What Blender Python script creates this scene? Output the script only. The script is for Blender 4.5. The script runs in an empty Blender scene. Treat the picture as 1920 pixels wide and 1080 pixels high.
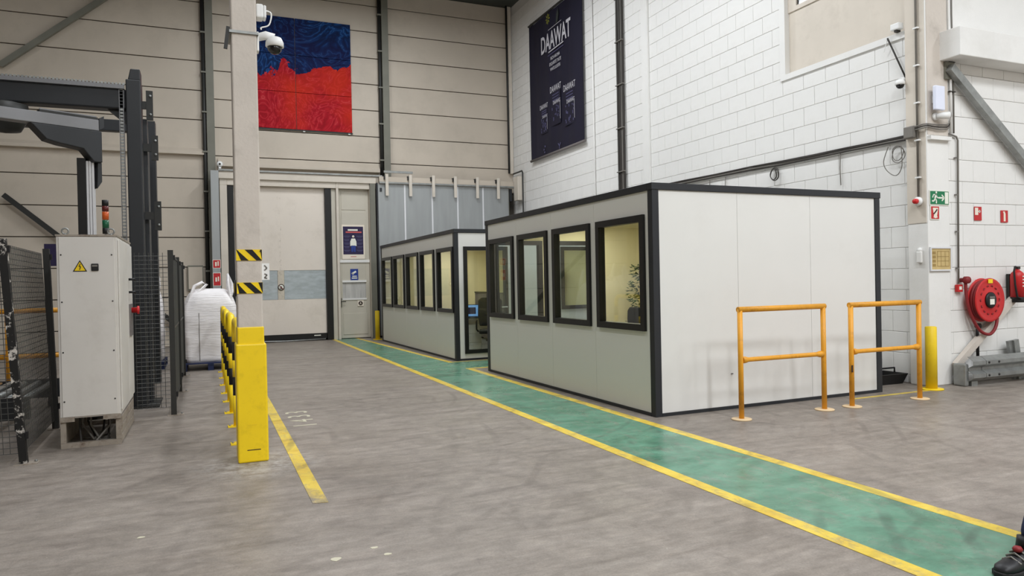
import bpy, bmesh, math, random
from mathutils import Vector, Matrix
random.seed(7)
S = bpy.context.scene
C = S.collection
PI = math.pi

# ------------------------------------------------------------------ camera
YAW, PITCH, ROLL, FPX, CAMH = 0.4016, -0.0075, -0.0203, 1349.91, 1.5
fw = Vector((math.sin(YAW)*math.cos(PITCH), math.cos(YAW)*math.cos(PITCH), math.sin(PITCH)))
rt = Vector((math.cos(YAW), -math.sin(YAW), 0)); up = rt.cross(fw)
r2 = math.cos(ROLL)*rt + math.sin(ROLL)*up
u2 = -math.sin(ROLL)*rt + math.cos(ROLL)*up
cd = bpy.data.cameras.new('camera'); cd.sensor_width = 36; cd.lens = FPX*36/1920
cd.clip_start = .05; cd.clip_end = 200
cam = bpy.data.objects.new('camera', cd); C.objects.link(cam)
m = Matrix((r2, u2, -fw)).transposed().to_4x4(); m.translation = (0, 0, CAMH)
cam.matrix_world = m
S.camera = cam

# ------------------------------------------------------------------ light
S.view_settings.view_transform = 'Standard'
S.view_settings.look = 'None'
S.view_settings.gamma = 1
S.view_settings.use_curve_mapping = False
S.view_settings.exposure = 0.1
w = bpy.data.worlds.new('world'); S.world = w; w.use_nodes = True
w.node_tree.nodes['Background'].inputs[0].default_value = (.92, .96, 1, 1)
w.node_tree.nodes['Background'].inputs[1].default_value = .30

def unseen_hall_light(x, y, power, sx=.5, sy=2.4, z=9.6, col=(.93, .965, 1.0)):
    l = bpy.data.lights.new('unseen_hall_light', 'AREA'); l.shape = 'RECTANGLE'; l.size = sx; l.size_y = sy
    l.energy = power; l.color = col
    o = bpy.data.objects.new('unseen_hall_light', l); C.objects.link(o); o.location = (x, y, z)
    return o
# unseen area lights under the roof, several added to brighten column, cabinet and bag
for x, y, p in ((4.9, -5.0, 300), (4.9, -.5, 360), (4.9, 3.6, 130), (8.6, -5.0, 170), (8.6, -.5, 200), (12.5, -.5, 320), (12.5, -5.0, 190),
                (5.0, 9.6, 290), (4.8, 15.2, 270), (1.5, 15.5, 180), (-.6, -4.0, 580), (-.6, 8.4, 165), (-5.0, 4.0, 45), (-4.5, 13.0, 110)):
    unseen_hall_light(x, y, p)

# ------------------------------------------------------------------ helpers
def lin(c):
    return tuple(((v/255)/12.92 if v/255 <= .04045 else ((v/255+.055)/1.055)**2.4) for v in c)

MATS = {}
def M(name, col, rough=.5, metal=0, var=.06, scale=3.0, bump=0, bscale=60, spec=.4, stretch=None, dirt=None, dirtamt=.3, dscale=2.0, emit=0, dthr=(.52, .72)):
    """principled material with noise variation, optional dirt colour and fine bump"""
    mt = bpy.data.materials.new(name); mt.use_nodes = True
    nt = mt.node_tree; N = nt.nodes; L = nt.links
    b = N['Principled BSDF']
    b.inputs['Roughness'].default_value = rough; b.inputs['Metallic'].default_value = metal
    b.inputs['Specular IOR Level'].default_value = spec
    c = lin(col)
    tc = N.new('ShaderNodeTexCoord')
    src = tc.outputs['Object']
    if stretch:
        mp = N.new('ShaderNodeMapping'); mp.inputs['Scale'].default_value = stretch
        L.new(src, mp.inputs['Vector']); src = mp.outputs['Vector']
    if var or dirt:
        no = N.new('ShaderNodeTexNoise'); no.inputs['Scale'].default_value = scale; no.inputs['Detail'].default_value = 6
        L.new(src, no.inputs['Vector'])
        rp = N.new('ShaderNodeValToRGB'); e = rp.color_ramp.elements
        e[0].position = .3; e[1].position = .7
        e[0].color = tuple(max(0, v*(1-var)) for v in c)+(1,); e[1].color = tuple(min(1, v*(1+var)) for v in c)+(1,)
        L.new(no.outputs['Fac'], rp.inputs['Fac']); out = rp.outputs['Color']
        if dirt:
            n2 = N.new('ShaderNodeTexNoise'); n2.inputs['Scale'].default_value = dscale; n2.inputs['Detail'].default_value = 8
            n2.inputs['Roughness'].default_value = .7
            L.new(src, n2.inputs['Vector'])
            r3 = N.new('ShaderNodeValToRGB'); q = r3.color_ramp.elements
            q[0].position = dthr[0]; q[0].color = (0, 0, 0, 1); q[1].position = dthr[1]; q[1].color = (dirtamt,)*3+(1,)
            L.new(n2.outputs['Fac'], r3.inputs['Fac'])
            mx = N.new('ShaderNodeMixRGB'); L.new(r3.outputs['Color'], mx.inputs['Fac']); L.new(out, mx.inputs['Color1'])
            mx.inputs['Color2'].default_value = lin(dirt)+(1,); out = mx.outputs['Color']
        L.new(out, b.inputs['Base Color'])
    else:
        b.inputs['Base Color'].default_value = c+(1,)
    if bump:
        nb = N.new('ShaderNodeTexNoise'); nb.inputs['Scale'].default_value = bscale; nb.inputs['Detail'].default_value = 4
        L.new(src, nb.inputs['Vector'])
        bp = N.new('ShaderNodeBump'); bp.inputs['Strength'].default_value = bump; bp.inputs['Distance'].default_value = .01
        L.new(nb.outputs['Fac'], bp.inputs['Height']); L.new(bp.outputs['Normal'], b.inputs['Normal'])
    if emit:
        b.inputs['Emission Color'].default_value = c+(1,); b.inputs['Emission Strength'].default_value = emit
    MATS[name] = mt
    return mt

class MB:
    """collects shapes and builds ONE mesh object"""
    def __init__(s): s.v = []; s.f = []; s.sm = []
    def add(s, vs, fs, smooth=False):
        o = len(s.v); s.v += [tuple(p) for p in vs]
        for f in fs: s.f.append(tuple(i+o for i in f)); s.sm.append(smooth)
        return s
    def box(s, x0, x1, y0, y1, z0, z1):
        return s.add([(x0,y0,z0),(x1,y0,z0),(x1,y1,z0),(x0,y1,z0),(x0,y0,z1),(x1,y0,z1),(x1,y1,z1),(x0,y1,z1)],
                     [(0,3,2,1),(4,5,6,7),(0,1,5,4),(1,2,6,5),(2,3,7,6),(3,0,4,7)])
    def bar(s, p, q, wd, ht, upv=(0,0,1)):
        p = Vector(p); q = Vector(q); d = (q-p).normalized(); u = Vector(upv)
        sd = d.cross(u)
        if sd.length < 1e-4: sd = d.cross(Vector((1,0,0)))
        sd.normalize(); u = sd.cross(d).normalized()
        a = sd*wd/2; b = u*ht/2
        vs = [p-a-b, p+a-b, p+a+b, p-a+b, q-a-b, q+a-b, q+a+b, q-a+b]
        return s.add(vs, [(0,1,2,3),(7,6,5,4),(0,4,5,1),(1,5,6,2),(2,6,7,3),(3,7,4,0)])
    def tube(s, pts, r, n=10, closed=False, caps=True):
        P = [Vector(p) for p in pts]; k = len(P); R = r if isinstance(r, (list, tuple)) else [r]*k
        rings = []; prev = None
        for i in range(k):
            if closed: t = P[(i+1) % k]-P[i-1]
            else: t = P[min(i+1, k-1)]-P[max(i-1, 0)]
            t.normalize()
            if prev is None:
                a = Vector((0,0,1)) if abs(t.z) < .9 else Vector((1,0,0))
                u = (a-t*a.dot(t)).normalized()
            else:
                u = prev-t*prev.dot(t)
                u = u.normalized() if u.length > 1e-6 else t.orthogonal().normalized()
            prev = u; v = t.cross(u)
            rings.append([P[i]+(u*math.cos(2*PI*j/n)+v*math.sin(2*PI*j/n))*R[i] for j in range(n)])
        vs = [p for rg in rings for p in rg]; fs = []
        for i in range(k if closed else k-1):
            a = i*n; b = ((i+1) % k)*n
            for j in range(n): fs.append((a+j, a+(j+1) % n, b+(j+1) % n, b+j))
        s.add(vs, fs, n > 6)
        if caps and not closed:
            o = len(s.v)-k*n
            s.f.append(tuple(o+j for j in reversed(range(n)))); s.sm.append(False)
            s.f.append(tuple(o+(k-1)*n+j for j in range(n))); s.sm.append(False)
        return s
    def lathe(s, prof, n=24, c=(0,0,0), axis='z', smooth=True):
        vs = []
        for r, h in prof:
            for j in range(n):
                a = 2*PI*j/n; x, y = r*math.cos(a), r*math.sin(a)
                p = (x, y, h) if axis == 'z' else ((x, h, y) if axis == 'y' else (h, x, y))
                vs.append((p[0]+c[0], p[1]+c[1], p[2]+c[2]))
        fs = []; k = len(prof)
        for i in range(k-1):
            for j in range(n):
                q = (i*n+j, i*n+(j+1) % n, (i+1)*n+(j+1) % n, (i+1)*n+j)
                fs.append(q if axis != 'y' else q[::-1])
        s.add(vs, fs, smooth)
        o = len(s.v)-k*n
        if prof[0][0] > 1e-5: s.f.append(tuple(o+j for j in range(n))[::-1 if axis != 'y' else 1]); s.sm.append(False)
        if prof[-1][0] > 1e-5: s.f.append(tuple(o+(k-1)*n+j for j in range(n))[::1 if axis != 'y' else -1]); s.sm.append(False)
        return s
    def prism(s, poly, d0, d1, plane='xz'):
        """polygon extruded; plane xz -> depth along y, yz -> along x, xy -> along z"""
        mp = {'xz': lambda a, b, d: (a, d, b), 'yz': lambda a, b, d: (d, a, b), 'xy': lambda a, b, d: (a, b, d)}[plane]
        n = len(poly)
        vs = [mp(a, b, d0) for a, b in poly]+[mp(a, b, d1) for a, b in poly]
        fs = [tuple(range(n)), tuple(range(2*n-1, n-1, -1))]+[(i, i+n, (i+1) % n+n, (i+1) % n) for i in range(n)]
        return s.add(vs, fs)
    def stroke(s, pts, wd, y0, y1):
        """flat strip drawing in the local xz plane"""
        for (a, b), (c2, d) in zip(pts, pts[1:]):
            l = math.hypot(c2-a, d-b) or 1; nx, nz = -(d-b)/l*wd/2, (c2-a)/l*wd/2
            s.prism([(a-nx, b-nz), (c2-nx, d-nz), (c2+nx, d+nz), (a+nx, b+nz)], y0, y1)
        return s
    def build(s, name, mat, parent=None, bevel=0, loc=None):
        me = bpy.data.meshes.new(name); me.from_pydata(s.v, [], s.f); me.update()
        bm = bmesh.new(); bm.from_mesh(me); bmesh.ops.recalc_face_normals(bm, faces=bm.faces); bm.to_mesh(me); bm.free()
        me.polygons.foreach_set('use_smooth', s.sm)
        me.materials.append(MATS[mat] if isinstance(mat, str) else mat)
        o = bpy.data.objects.new(name, me); C.objects.link(o)
        if parent: o.parent = parent
        if loc: o.location = loc
        if bevel:
            bv = o.modifiers.new('bevel', 'BEVEL'); bv.width = bevel; bv.segments = 2; bv.limit_method = 'ANGLE'; bv.angle_limit = .7
        return o

def holed(mb, plane, a0, a1, z0, z1, d0, d1, holes):
    """wall slab with rectangular openings; plane 'x': runs along y, thickness d along x; plane 'y': runs along x"""
    As = sorted({a0, a1, *[v for h in holes for v in h[:2] if a0 < v < a1]})
    Zs = sorted({z0, z1, *[v for h in holes for v in h[2:] if z0 < v < z1]})
    for i in range(len(As)-1):
        for j in range(len(Zs)-1):
            ca, cz = (As[i]+As[i+1])/2, (Zs[j]+Zs[j+1])/2
            if any(h[0] < ca < h[1] and h[2] < cz < h[3] for h in holes): continue
            if plane == 'x': mb.box(d0, d1, As[i], As[i+1], Zs[j], Zs[j+1])
            else: mb.box(As[i], As[i+1], d0, d1, Zs[j], Zs[j+1])
    return mb

def tag(o, label, cat, group=None):
    o['label'] = label; o['category'] = cat
    if group: o['group'] = group
    return o
def thing(name, label, cat, loc=(0,0,0), rz=0, group=None):
    o = bpy.data.objects.new(name, None); C.objects.link(o); o.location = loc; o.rotation_euler = (0, 0, rz)
    o.empty_display_size = .1
    return tag(o, label, cat, group)
def struct(o): o['kind'] = 'structure'; return o
def dup(root, loc, rz=None, label=None):
    r = root.copy(); C.objects.link(r); r.location = loc
    if rz is not None: r.rotation_euler = (0, 0, rz)
    if label: r['label'] = label
    for ch in list(root.children):
        c2 = ch.copy(); C.objects.link(c2); c2.parent = r
        for g in ch.children:
            d = g.copy(); C.objects.link(d); d.parent = c2
    return r
def text(body, size, loc, mat, parent, name='lettering', rot=(PI/2, 0, 0), ext=.0008, sx=1.0, bold=0.0, shear=0):
    cu = bpy.data.curves.new(name, 'FONT'); cu.body = body; cu.size = size; cu.align_x = 'CENTER'; cu.align_y = 'CENTER'
    cu.extrude = ext; cu.offset = bold; cu.shear = shear; cu.resolution_u = 3
    t = bpy.data.objects.new('tmp_text', cu); C.objects.link(t)
    dg = bpy.context.evaluated_depsgraph_get()
    me = bpy.data.meshes.new_from_object(t.evaluated_get(dg)); bpy.data.objects.remove(t)
    me.name = name; me.materials.clear(); me.materials.append(MATS[mat])
    o = bpy.data.objects.new(name, me); C.objects.link(o); o.parent = parent
    o.location = loc; o.rotation_euler = rot; o.scale = (sx, 1, 1)
    return o

# ------------------------------------------------------------------ materials
M('white_paint', (232, 231, 228), .55, var=.025, scale=2, bump=.15, bscale=90, dirt=(200, 196, 188), dirtamt=.25, dscale=1.3)
M('mortar', (214, 212, 208), .8, var=.05)
M('wall_panel', (198, 187, 172), .5, var=.05, scale=.9, dirt=(150, 142, 128), dirtamt=.25, dscale=.8)
M('panel_joint', (88, 82, 74), .7)
M('steel_grey', (118, 117, 106), .5, var=.08)
M('dark_steel', (44, 44, 42), .5, var=.1)
M('beige_paint', (212, 203, 190), .55, var=.05, scale=1.5, dirt=(160, 150, 138), dirtamt=.25)
M('concrete', (204, 195, 185), .75, var=.07, scale=2, bump=.25, bscale=30, dirt=(150, 142, 132), dirtamt=.4, dscale=3)
M('roof', (62, 64, 58), .8, var=.1)
M('cabin_white', (226, 225, 221), .4, var=.015, scale=1.2, dirt=(205, 202, 196), dirtamt=.2, dscale=1.0)
M('cabin_frame', (40, 42, 46), .45, var=.08)
M('window_frame', (20, 20, 20), .4, var=.08)
M('cream', (228, 219, 180), .7, var=.03)
M('lamp_panel', (255, 250, 235), .5, var=0, emit=15.0)
M('orange_paint', (226, 158, 44), .42, var=.06, scale=6, dirt=(150, 96, 30), dirtamt=.5, dscale=9)
M('yellow_paint', (248, 212, 28), .42, var=.03, scale=4, dirt=(190, 156, 24), dirtamt=.35, dscale=7)
M('yellow_worn', (236, 202, 34), .5, var=.05, scale=8, dirt=(70, 60, 20), dirtamt=.6, dscale=16, dthr=(.64, .68))
M('black_paint', (18, 18, 18), .45, var=.1)
M('black_plastic', (22, 22, 23), .5, var=.1)
M('dark_machine', (40, 42, 45), .45, var=.06, scale=5)
M('grey_machine', (128, 128, 130), .4, metal=.2, var=.05)
M('aluminium', (224, 225, 228), .35, metal=.2, var=.04)
M('galvanized', (150, 152, 150), .42, metal=.55, var=.16, scale=7, dirt=(100, 100, 96), dirtamt=.5, dscale=4)
M('door_galva', (160, 163, 163), .45, metal=.3, var=.06, scale=2, stretch=(4, 4, .5))
M('cabinet_grey', (216, 212, 206), .5, var=.03, scale=1.5, dirt=(150, 140, 128), dirtamt=.2)
M('rusty_steel', (156, 146, 134), .6, var=.1, scale=12, dirt=(84, 58, 40), dirtamt=.8, dscale=9)
M('wire', (92, 92, 90), .45, metal=.5, var=.1)
M('red_paint', (196, 38, 40), .4, var=.06)
M('red_sign', (190, 40, 44), .5, var=.03)
M('green_sign', (24, 118, 76), .5, var=.03)
M('blue_sign', (34, 60, 140), .5, var=.03)
M('sign_white', (238, 238, 226), .5, var=.02)
M('white_plastic', (236, 236, 234), .4, var=.02)
M('lilac_plastic', (226, 230, 246), .4, var=.02)
M('lens', (8, 8, 10), .1, var=0, spec=.6)
M('dark_rubber', (30, 28, 28), .7, var=.1)
M('hose_red', (130, 34, 38), .55, var=.1)
M('cable_grey', (120, 116, 110), .6, var=.1)
M('cable_dark', (52, 48, 44), .6, var=.1)
M('banner_cloth', (21, 19, 40), .7, var=.12, scale=2.5, stretch=(1, 1, .35))
M('banner_print', (200, 198, 204), .7, var=.05)
M('banner_dim', (86, 84, 120), .7, var=.15)
M('flower_yellow', (150, 150, 60), .7, var=.1)
M('leaf_print', (52, 58, 56), .7, var=.1)
M('paper', (236, 226, 210), .7, var=.03)
M('poster_navy', (40, 30, 70), .6, var=.05)
M('poster_red', (200, 90, 90), .6, var=.05)
M('denim', (36, 44, 78), .8, var=.15, scale=20, bump=.3, bscale=200)
M('board_tan', (196, 172, 118), .6, var=.14, scale=6)
M('board_line', (158, 132, 78), .6, var=.1)
M('blue_pallet', (28, 40, 78), .6, var=.15, scale=9)
M('curtain', (228, 218, 206), .5, var=.03, scale=1.2, dirt=(180, 168, 152), dirtamt=.3, dscale=1.6)
M('pvc_window', (176, 184, 186), .25, var=.14, scale=4, stretch=(1, 1, 3), dirt=(196, 206, 212), dirtamt=.5, dscale=5)
M('mullion_worn', (205, 196, 180), .6, var=.05, dirt=(120, 110, 96), dirtamt=.6, dscale=14)
M('tape_worn', (224, 214, 202), .6, var=.05, scale=9, dirt=(150, 140, 126), dirtamt=.6, dscale=16, dthr=(.56, .66))
M('plate_pale', (228, 200, 158), .5, var=.05)
M('door_cream', (196, 190, 176), .5, var=.03)
M('frosted', (190, 188, 184), .2, var=.2, scale=5, stretch=(3, 1, .3))
M('stack_red', (96, 30, 26), .35, var=.05)
M('stack_orange', (206, 92, 34), .35, var=.05)
M('stack_green', (24, 92, 62), .35, var=.05)
M('wood_desk', (196, 186, 166), .5, var=.06, stretch=(1, 8, 8))
M('desk_white', (226, 224, 220), .5, var=.02)
M('partition_grey', (112, 106, 104), .8, var=.05)
M('cardboard', (176, 140, 96), .8, var=.08)
M('leaf_green', (38, 70, 34), .5, var=.25, scale=12)
M('pot_tan', (196, 160, 96), .6, var=.08)
M('carpet', (78, 80, 78), .9, var=.1, scale=30)
M('screen_blue', (96, 140, 190), .3, var=.35, scale=9, emit=.7)
M('skin', (206, 160, 134), .5, var=.05)
M('hair', (52, 38, 28), .6, var=.15)
M('jacket', (40, 44, 54), .8, var=.1)
M('shoe_black', (26, 25, 27), .45, var=.15, scale=14)
M('shoe_sole', (38, 36, 36), .8, var=.1)
M('faded_white', (196, 190, 168), .8, var=.08)

def glass(name, tint=(.92, .95, .93), rough=.02):
    mt = bpy.data.materials.new(name); mt.use_nodes = True; nt = mt.node_tree; N = nt.nodes; L = nt.links
    N.remove(N['Principled BSDF'])
    tr = N.new('ShaderNodeBsdfTransparent'); tr.inputs['Color'].default_value = tint+(1,)
    gl = N.new('ShaderNodeBsdfGlossy'); gl.inputs['Roughness'].default_value = rough
    lw = N.new('ShaderNodeLayerWeight'); lw.inputs['Blend'].default_value = .5
    pw = N.new('ShaderNodeMath'); pw.operation = 'POWER'; pw.inputs[1].default_value = 5; L.new(lw.outputs['Facing'], pw.inputs[0])
    fr = N.new('ShaderNodeMath'); fr.operation = 'MULTIPLY_ADD'; fr.inputs[1].default_value = .92; fr.inputs[2].default_value = .045; L.new(pw.outputs[0], fr.inputs[0])
    mx = N.new('ShaderNodeMixShader'); L.new(fr.outputs[0], mx.inputs[0]); L.new(tr.outputs[0], mx.inputs[1]); L.new(gl.outputs[0], mx.inputs[2])
    L.new(mx.outputs[0], N['Material Output'].inputs['Surface']); MATS[name] = mt
glass('glass')

def nodes(name):
    mt = bpy.data.materials.new(name); mt.use_nodes = True; MATS[name] = mt
    return mt, mt.node_tree.nodes, mt.node_tree.links, mt.node_tree.nodes['Principled BSDF']
def noise(N, L, vec, scale, detail=6, rough=.55, dist=0):
    n = N.new('ShaderNodeTexNoise'); n.inputs['Scale'].default_value = scale; n.inputs['Detail'].default_value = detail
    n.inputs['Roughness'].default_value = rough; n.inputs['Distortion'].default_value = dist
    L.new(vec, n.inputs['Vector']); return n.outputs['Fac']
def ramp(N, L, fac, stops):
    r = N.new('ShaderNodeValToRGB'); e = r.color_ramp.elements
    while len(e) < len(stops): e.new(.5)
    for q, (p, c2) in zip(e, stops): q.position = p; q.color = (c2 if len(c2) == 4 else tuple(c2)+(1,))
    L.new(fac, r.inputs['Fac']); return r.outputs['Color']
def mix(N, L, fac, a, b, mode='MIX'):
    x = N.new('ShaderNodeMixRGB'); x.blend_type = mode
    for s_, v in (('Fac', fac), ('Color1', a), ('Color2', b)):
        if hasattr(v, 'is_linked'): L.new(v, x.inputs[s_])
        elif isinstance(v, (int, float)): x.inputs[s_].default_value = v if s_ == 'Fac' else (v, v, v, 1)
        else: x.inputs[s_].default_value = tuple(v)+(1,)
    return x.outputs['Color']
def mapping(N, L, vec, scale=(1,1,1), rot=(0,0,0), loc=(0,0,0)):
    m_ = N.new('ShaderNodeMapping'); m_.inputs['Scale'].default_value = scale; m_.inputs['Rotation'].default_value = rot; m_.inputs['Location'].default_value = loc
    L.new(vec, m_.inputs['Vector']); return m_.outputs['Vector']

def floor_nodes(N, L):
    """worn concrete: clouded tone, swept streaks in several directions, tyre scrub, white crumbs"""
    g = N.new('ShaderNodeNewGeometry').outputs['Position']
    base = ramp(N, L, noise(N, L, g, .7, 9, .62, .5), [(.3, lin((132, 123, 114))), (.55, lin((147, 138, 129))), (.75, lin((163, 154, 146)))])
    warp = N.new('ShaderNodeTexNoise'); warp.inputs['Scale'].default_value = .35; warp.inputs['Detail'].default_value = 2; L.new(g, warp.inputs['Vector'])
    gw = mix(N, L, .35, g, warp.outputs['Color'], 'ADD')
    for rot, sc, amt in ((.25, (.5, 2.6, 1), .28), (-.7, (.6, 3.2, 1), .25), (1.3, (.5, 2.6, 1), .25)):
        f = noise(N, L, mapping(N, L, gw, sc, (0, 0, rot)), 1.8, 10, .72, 1.2)
        c_ = ramp(N, L, f, [(.34, lin((92, 84, 76))), (.5, lin((145, 136, 127))), (.68, lin((173, 165, 157)))])
        base = mix(N, L, amt, base, c_)
    wv = N.new('ShaderNodeTexWave'); wv.wave_type = 'RINGS'; wv.rings_direction = 'Z'; wv.inputs['Scale'].default_value = .5; wv.inputs['Distortion'].default_value = 7
    wv.inputs['Detail'].default_value = 5; wv.inputs['Detail Scale'].default_value = 1.4; wv.inputs['Detail Roughness'].default_value = .7
    L.new(mapping(N, L, g, (1, 1, 1), (0, 0, 0), (2.2, -3.2, 0)), wv.inputs['Vector'])
    tyre = ramp(N, L, wv.outputs['Fac'], [(.0, (0, 0, 0)), (.7, (0, 0, 0)), (.97, (.3,)*3)])
    patch = ramp(N, L, noise(N, L, g, .5, 3), [(.45, (0, 0, 0)), (.62, (1, 1, 1))])
    base = mix(N, L, mix(N, L, 1.0, tyre, patch, 'MULTIPLY'), base, lin((112, 104, 98)))
    tmask = None
    mott = noise(N, L, g, 5.5, 12, .78, .4)
    base = mix(N, L, .62, base, ramp(N, L, mott, [(.3, (.3,)*3), (.7, (.7,)*3)]), 'OVERLAY')
    base = mix(N, L, .28, base, ramp(N, L, noise(N, L, mapping(N, L, gw, (1, 3, 1), (0, 0, .9)), 9, 10, .8, .6), [(.32, (.28,)*3), (.68, (.7,)*3)]), 'OVERLAY')
    for sc_, lc, rs in ((.8, (1.0, -7.5, 0), .93), (.62, (-2.5, -4.0, 0), .94), (1.1, (-1.2, -9.5, 0), .93)):
        w2 = N.new('ShaderNodeTexWave'); w2.wave_type = 'RINGS'; w2.rings_direction = 'Z'; w2.inputs['Scale'].default_value = sc_
        w2.inputs['Distortion'].default_value = 1.6; w2.inputs['Detail'].default_value = 2; w2.inputs['Detail Scale'].default_value = .5
        L.new(mapping(N, L, g, (1, 1, 1), (0, 0, 0), lc), w2.inputs['Vector'])
        tl = ramp(N, L, w2.outputs['Fac'], [(rs-.05, (0, 0, 0)), (rs+.05, (.38,)*3)])
        pt_ = ramp(N, L, noise(N, L, mapping(N, L, g, (1, 1, 1), (0, 0, 0), lc), .8, 6, .7), [(.50, (0, 0, 0)), (.66, (1, 1, 1))])
        tm = mix(N, L, 1.0, tl, pt_, 'MULTIPLY'); tmask = tm if tmask is None else mix(N, L, 1.0, tmask, tm, 'ADD')
        base = mix(N, L, tm, base, lin((94, 86, 79)))
    spots = ramp(N, L, noise(N, L, g, 2.2, 10, .75, .6), [(.60, (0, 0, 0)), (.74, (.6,)*3)])
    base = mix(N, L, spots, base, lin((96, 88, 82)))
    grain = noise(N, L, g, 90, 3, .6)
    base = mix(N, L, .25, base, ramp(N, L, grain, [(.3, (.1, .09, .085)), (.7, (.55, .52, .5))]), 'OVERLAY')
    vd = N.new('ShaderNodeVectorMath'); vd.operation = 'DISTANCE'; L.new(g, vd.inputs[0]); vd.inputs[1].default_value = (.38, 6.5, 0)
    dust = mix(N, L, 1.0, ramp(N, L, vd.outputs['Value'], [(.18, (.8,)*3), (.62, (0, 0, 0))]), ramp(N, L, noise(N, L, g, 9, 8, .75), [(.42, (0, 0, 0)), (.62, (1, 1, 1))]), 'MULTIPLY')
    base = mix(N, L, dust, base, lin((190, 186, 182)))
    crumbs = ramp(N, L, noise(N, L, g, 46, 2, .5), [(.77, (0, 0, 0)), (.80, (.5,)*3)])
    base = mix(N, L, crumbs, base, lin((206, 202, 196)))
    return g, base, grain, tmask, mott
mt, N, L, b = nodes('floor_concrete')
g, base, grain, tmask, mott = floor_nodes(N, L); L.new(base, b.inputs['Base Color'])
rr = ramp(N, L, noise(N, L, g, 1.3, 6), [(.3, (.36,)*3), (.7, (.56,)*3)]); L.new(rr, b.inputs['Roughness']); b.inputs['Specular IOR Level'].default_value = .35
bp = N.new('ShaderNodeBump'); bp.inputs['Strength'].default_value = .12; bp.inputs['Distance'].default_value = .004; L.new(grain, bp.inputs['Height']); L.new(bp.outputs['Normal'], b.inputs['Normal'])

def floor_paint(name, c_lo, c_hi, wear, rough):
    mt, N, L, b = nodes(name)
    g, base, grain, tmask, mott = floor_nodes(N, L)
    col = ramp(N, L, noise(N, L, mapping(N, L, g, (1, 2.2, 1), (0, 0, .6)), 1.5, 9, .68, .6), [(.3, lin(c_lo)), (.68, lin(c_hi))])
    wr = ramp(N, L, noise(N, L, mapping(N, L, g, (2.2, 1, 1), (0, 0, .5)), 4.5, 10, .78, .5), [(.50, (0, 0, 0)), (.72, (wear,)*3)])
    col = mix(N, L, wr, col, base)
    sp_ = N.new('ShaderNodeSeparateXYZ'); L.new(g, sp_.inputs[0])
    ax = N.new('ShaderNodeMath'); ax.operation = 'MULTIPLY_ADD'; L.new(sp_.outputs[0], ax.inputs[0]); ax.inputs[1].default_value = 3.0; L.new(sp_.outputs[1], ax.inputs[2])
    av = N.new('ShaderNodeMath'); av.operation = 'MULTIPLY_ADD'; L.new(mott, av.inputs[0]); av.inputs[1].default_value = 1.4; L.new(ax.outputs[0], av.inputs[2])
    ar = N.new('ShaderNodeMapRange'); L.new(av.outputs[0], ar.inputs[0]); ar.inputs[1].default_value = 7.75; ar.inputs[2].default_value = 8.35; ar.inputs[3].default_value = 1; ar.inputs[4].default_value = 0
    col = mix(N, L, ar.outputs[0], col, base)
    sc = ramp(N, L, noise(N, L, mapping(N, L, g, (.5, 5, 1), (0, 0, -.5)), 2.2, 9, .7, 1.2), [(.62, (0, 0, 0)), (.76, (.65,)*3)])
    col = mix(N, L, sc, col, lin((62, 66, 60)))
    col = mix(N, L, .6, col, ramp(N, L, mott, [(.3, (.34,)*3), (.7, (.66,)*3)]), 'OVERLAY')
    col = mix(N, L, tmask, col, lin((52, 62, 54)))
    L.new(col, b.inputs['Base Color']); b.inputs['Specular IOR Level'].default_value = .4
    L.new(ramp(N, L, noise(N, L, g, 2, 5), [(.3, (rough-.07,)*3), (.7, (rough+.12,)*3)]), b.inputs['Roughness'])
floor_paint('green_floor', (62, 112, 88), (106, 154, 130), .8, .28)
floor_paint('yellow_floor', (206, 172, 44), (234, 206, 84), .85, .4)

# ribbed sandwich panel for the cabins
mt, N, L, b = nodes('cabin_panel')
g = N.new('ShaderNodeTexCoord').outputs['Object']
b.inputs['Base Color'].default_value = lin((222, 221, 214))+(1,); b.inputs['Roughness'].default_value = .42
wv = N.new('ShaderNodeTexWave'); wv.bands_direction = 'Y'; wv.inputs['Scale'].default_value = 14; L.new(g, wv.inputs['Vector'])
bp = N.new('ShaderNodeBump'); bp.inputs['Strength'].default_value = .12; bp.inputs['Distance'].default_value = .003; L.new(wv.outputs['Fac'], bp.inputs['Height']); L.new(bp.outputs['Normal'], b.inputs['Normal'])

# marbled artwork: blue above, red below, wandering border
mt, N, L, b = nodes('marbled_art')
g = N.new('ShaderNodeNewGeometry').outputs['Position']; sep = N.new('ShaderNodeSeparateXYZ'); L.new(g, sep.inputs[0])
n1 = noise(N, L, g, 1.0, 5, .6, .6)
ad = N.new('ShaderNodeMath'); ad.operation = 'MULTIPLY_ADD'; L.new(n1, ad.inputs[0]); ad.inputs[1].default_value = 2.6; L.new(sep.outputs[2], ad.inputs[2])
st = N.new('ShaderNodeMath'); st.operation = 'GREATER_THAN'; L.new(ad.outputs[0], st.inputs[0]); st.inputs[1].default_value = 8.74
def veins(sc, dist, stops):
    n_ = noise(N, L, g, sc, 4, .5, dist)
    k_ = N.new('ShaderNodeMath'); k_.operation = 'PINGPONG'; L.new(n_, k_.inputs[0]); k_.inputs[1].default_value = .055
    m_ = N.new('ShaderNodeMath'); m_.operation = 'MULTIPLY'; L.new(k_.outputs[0], m_.inputs[0]); m_.inputs[1].default_value = 18.2
    return ramp(N, L, m_.outputs[0], stops)
blue = veins(.8, 2.6, [(0, lin((10, 28, 64))), (.5, lin((12, 46, 92))), (.85, lin((18, 60, 116))), (1, lin((50, 92, 146)))])
purple = ramp(N, L, noise(N, L, g, .6, 2), [(.42, (0, 0, 0)), (.62, (.8,)*3)])
blue = mix(N, L, mix(N, L, 1.0, purple, (.7, .7, .7), 'MULTIPLY'), blue, lin((22, 14, 60)))
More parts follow.
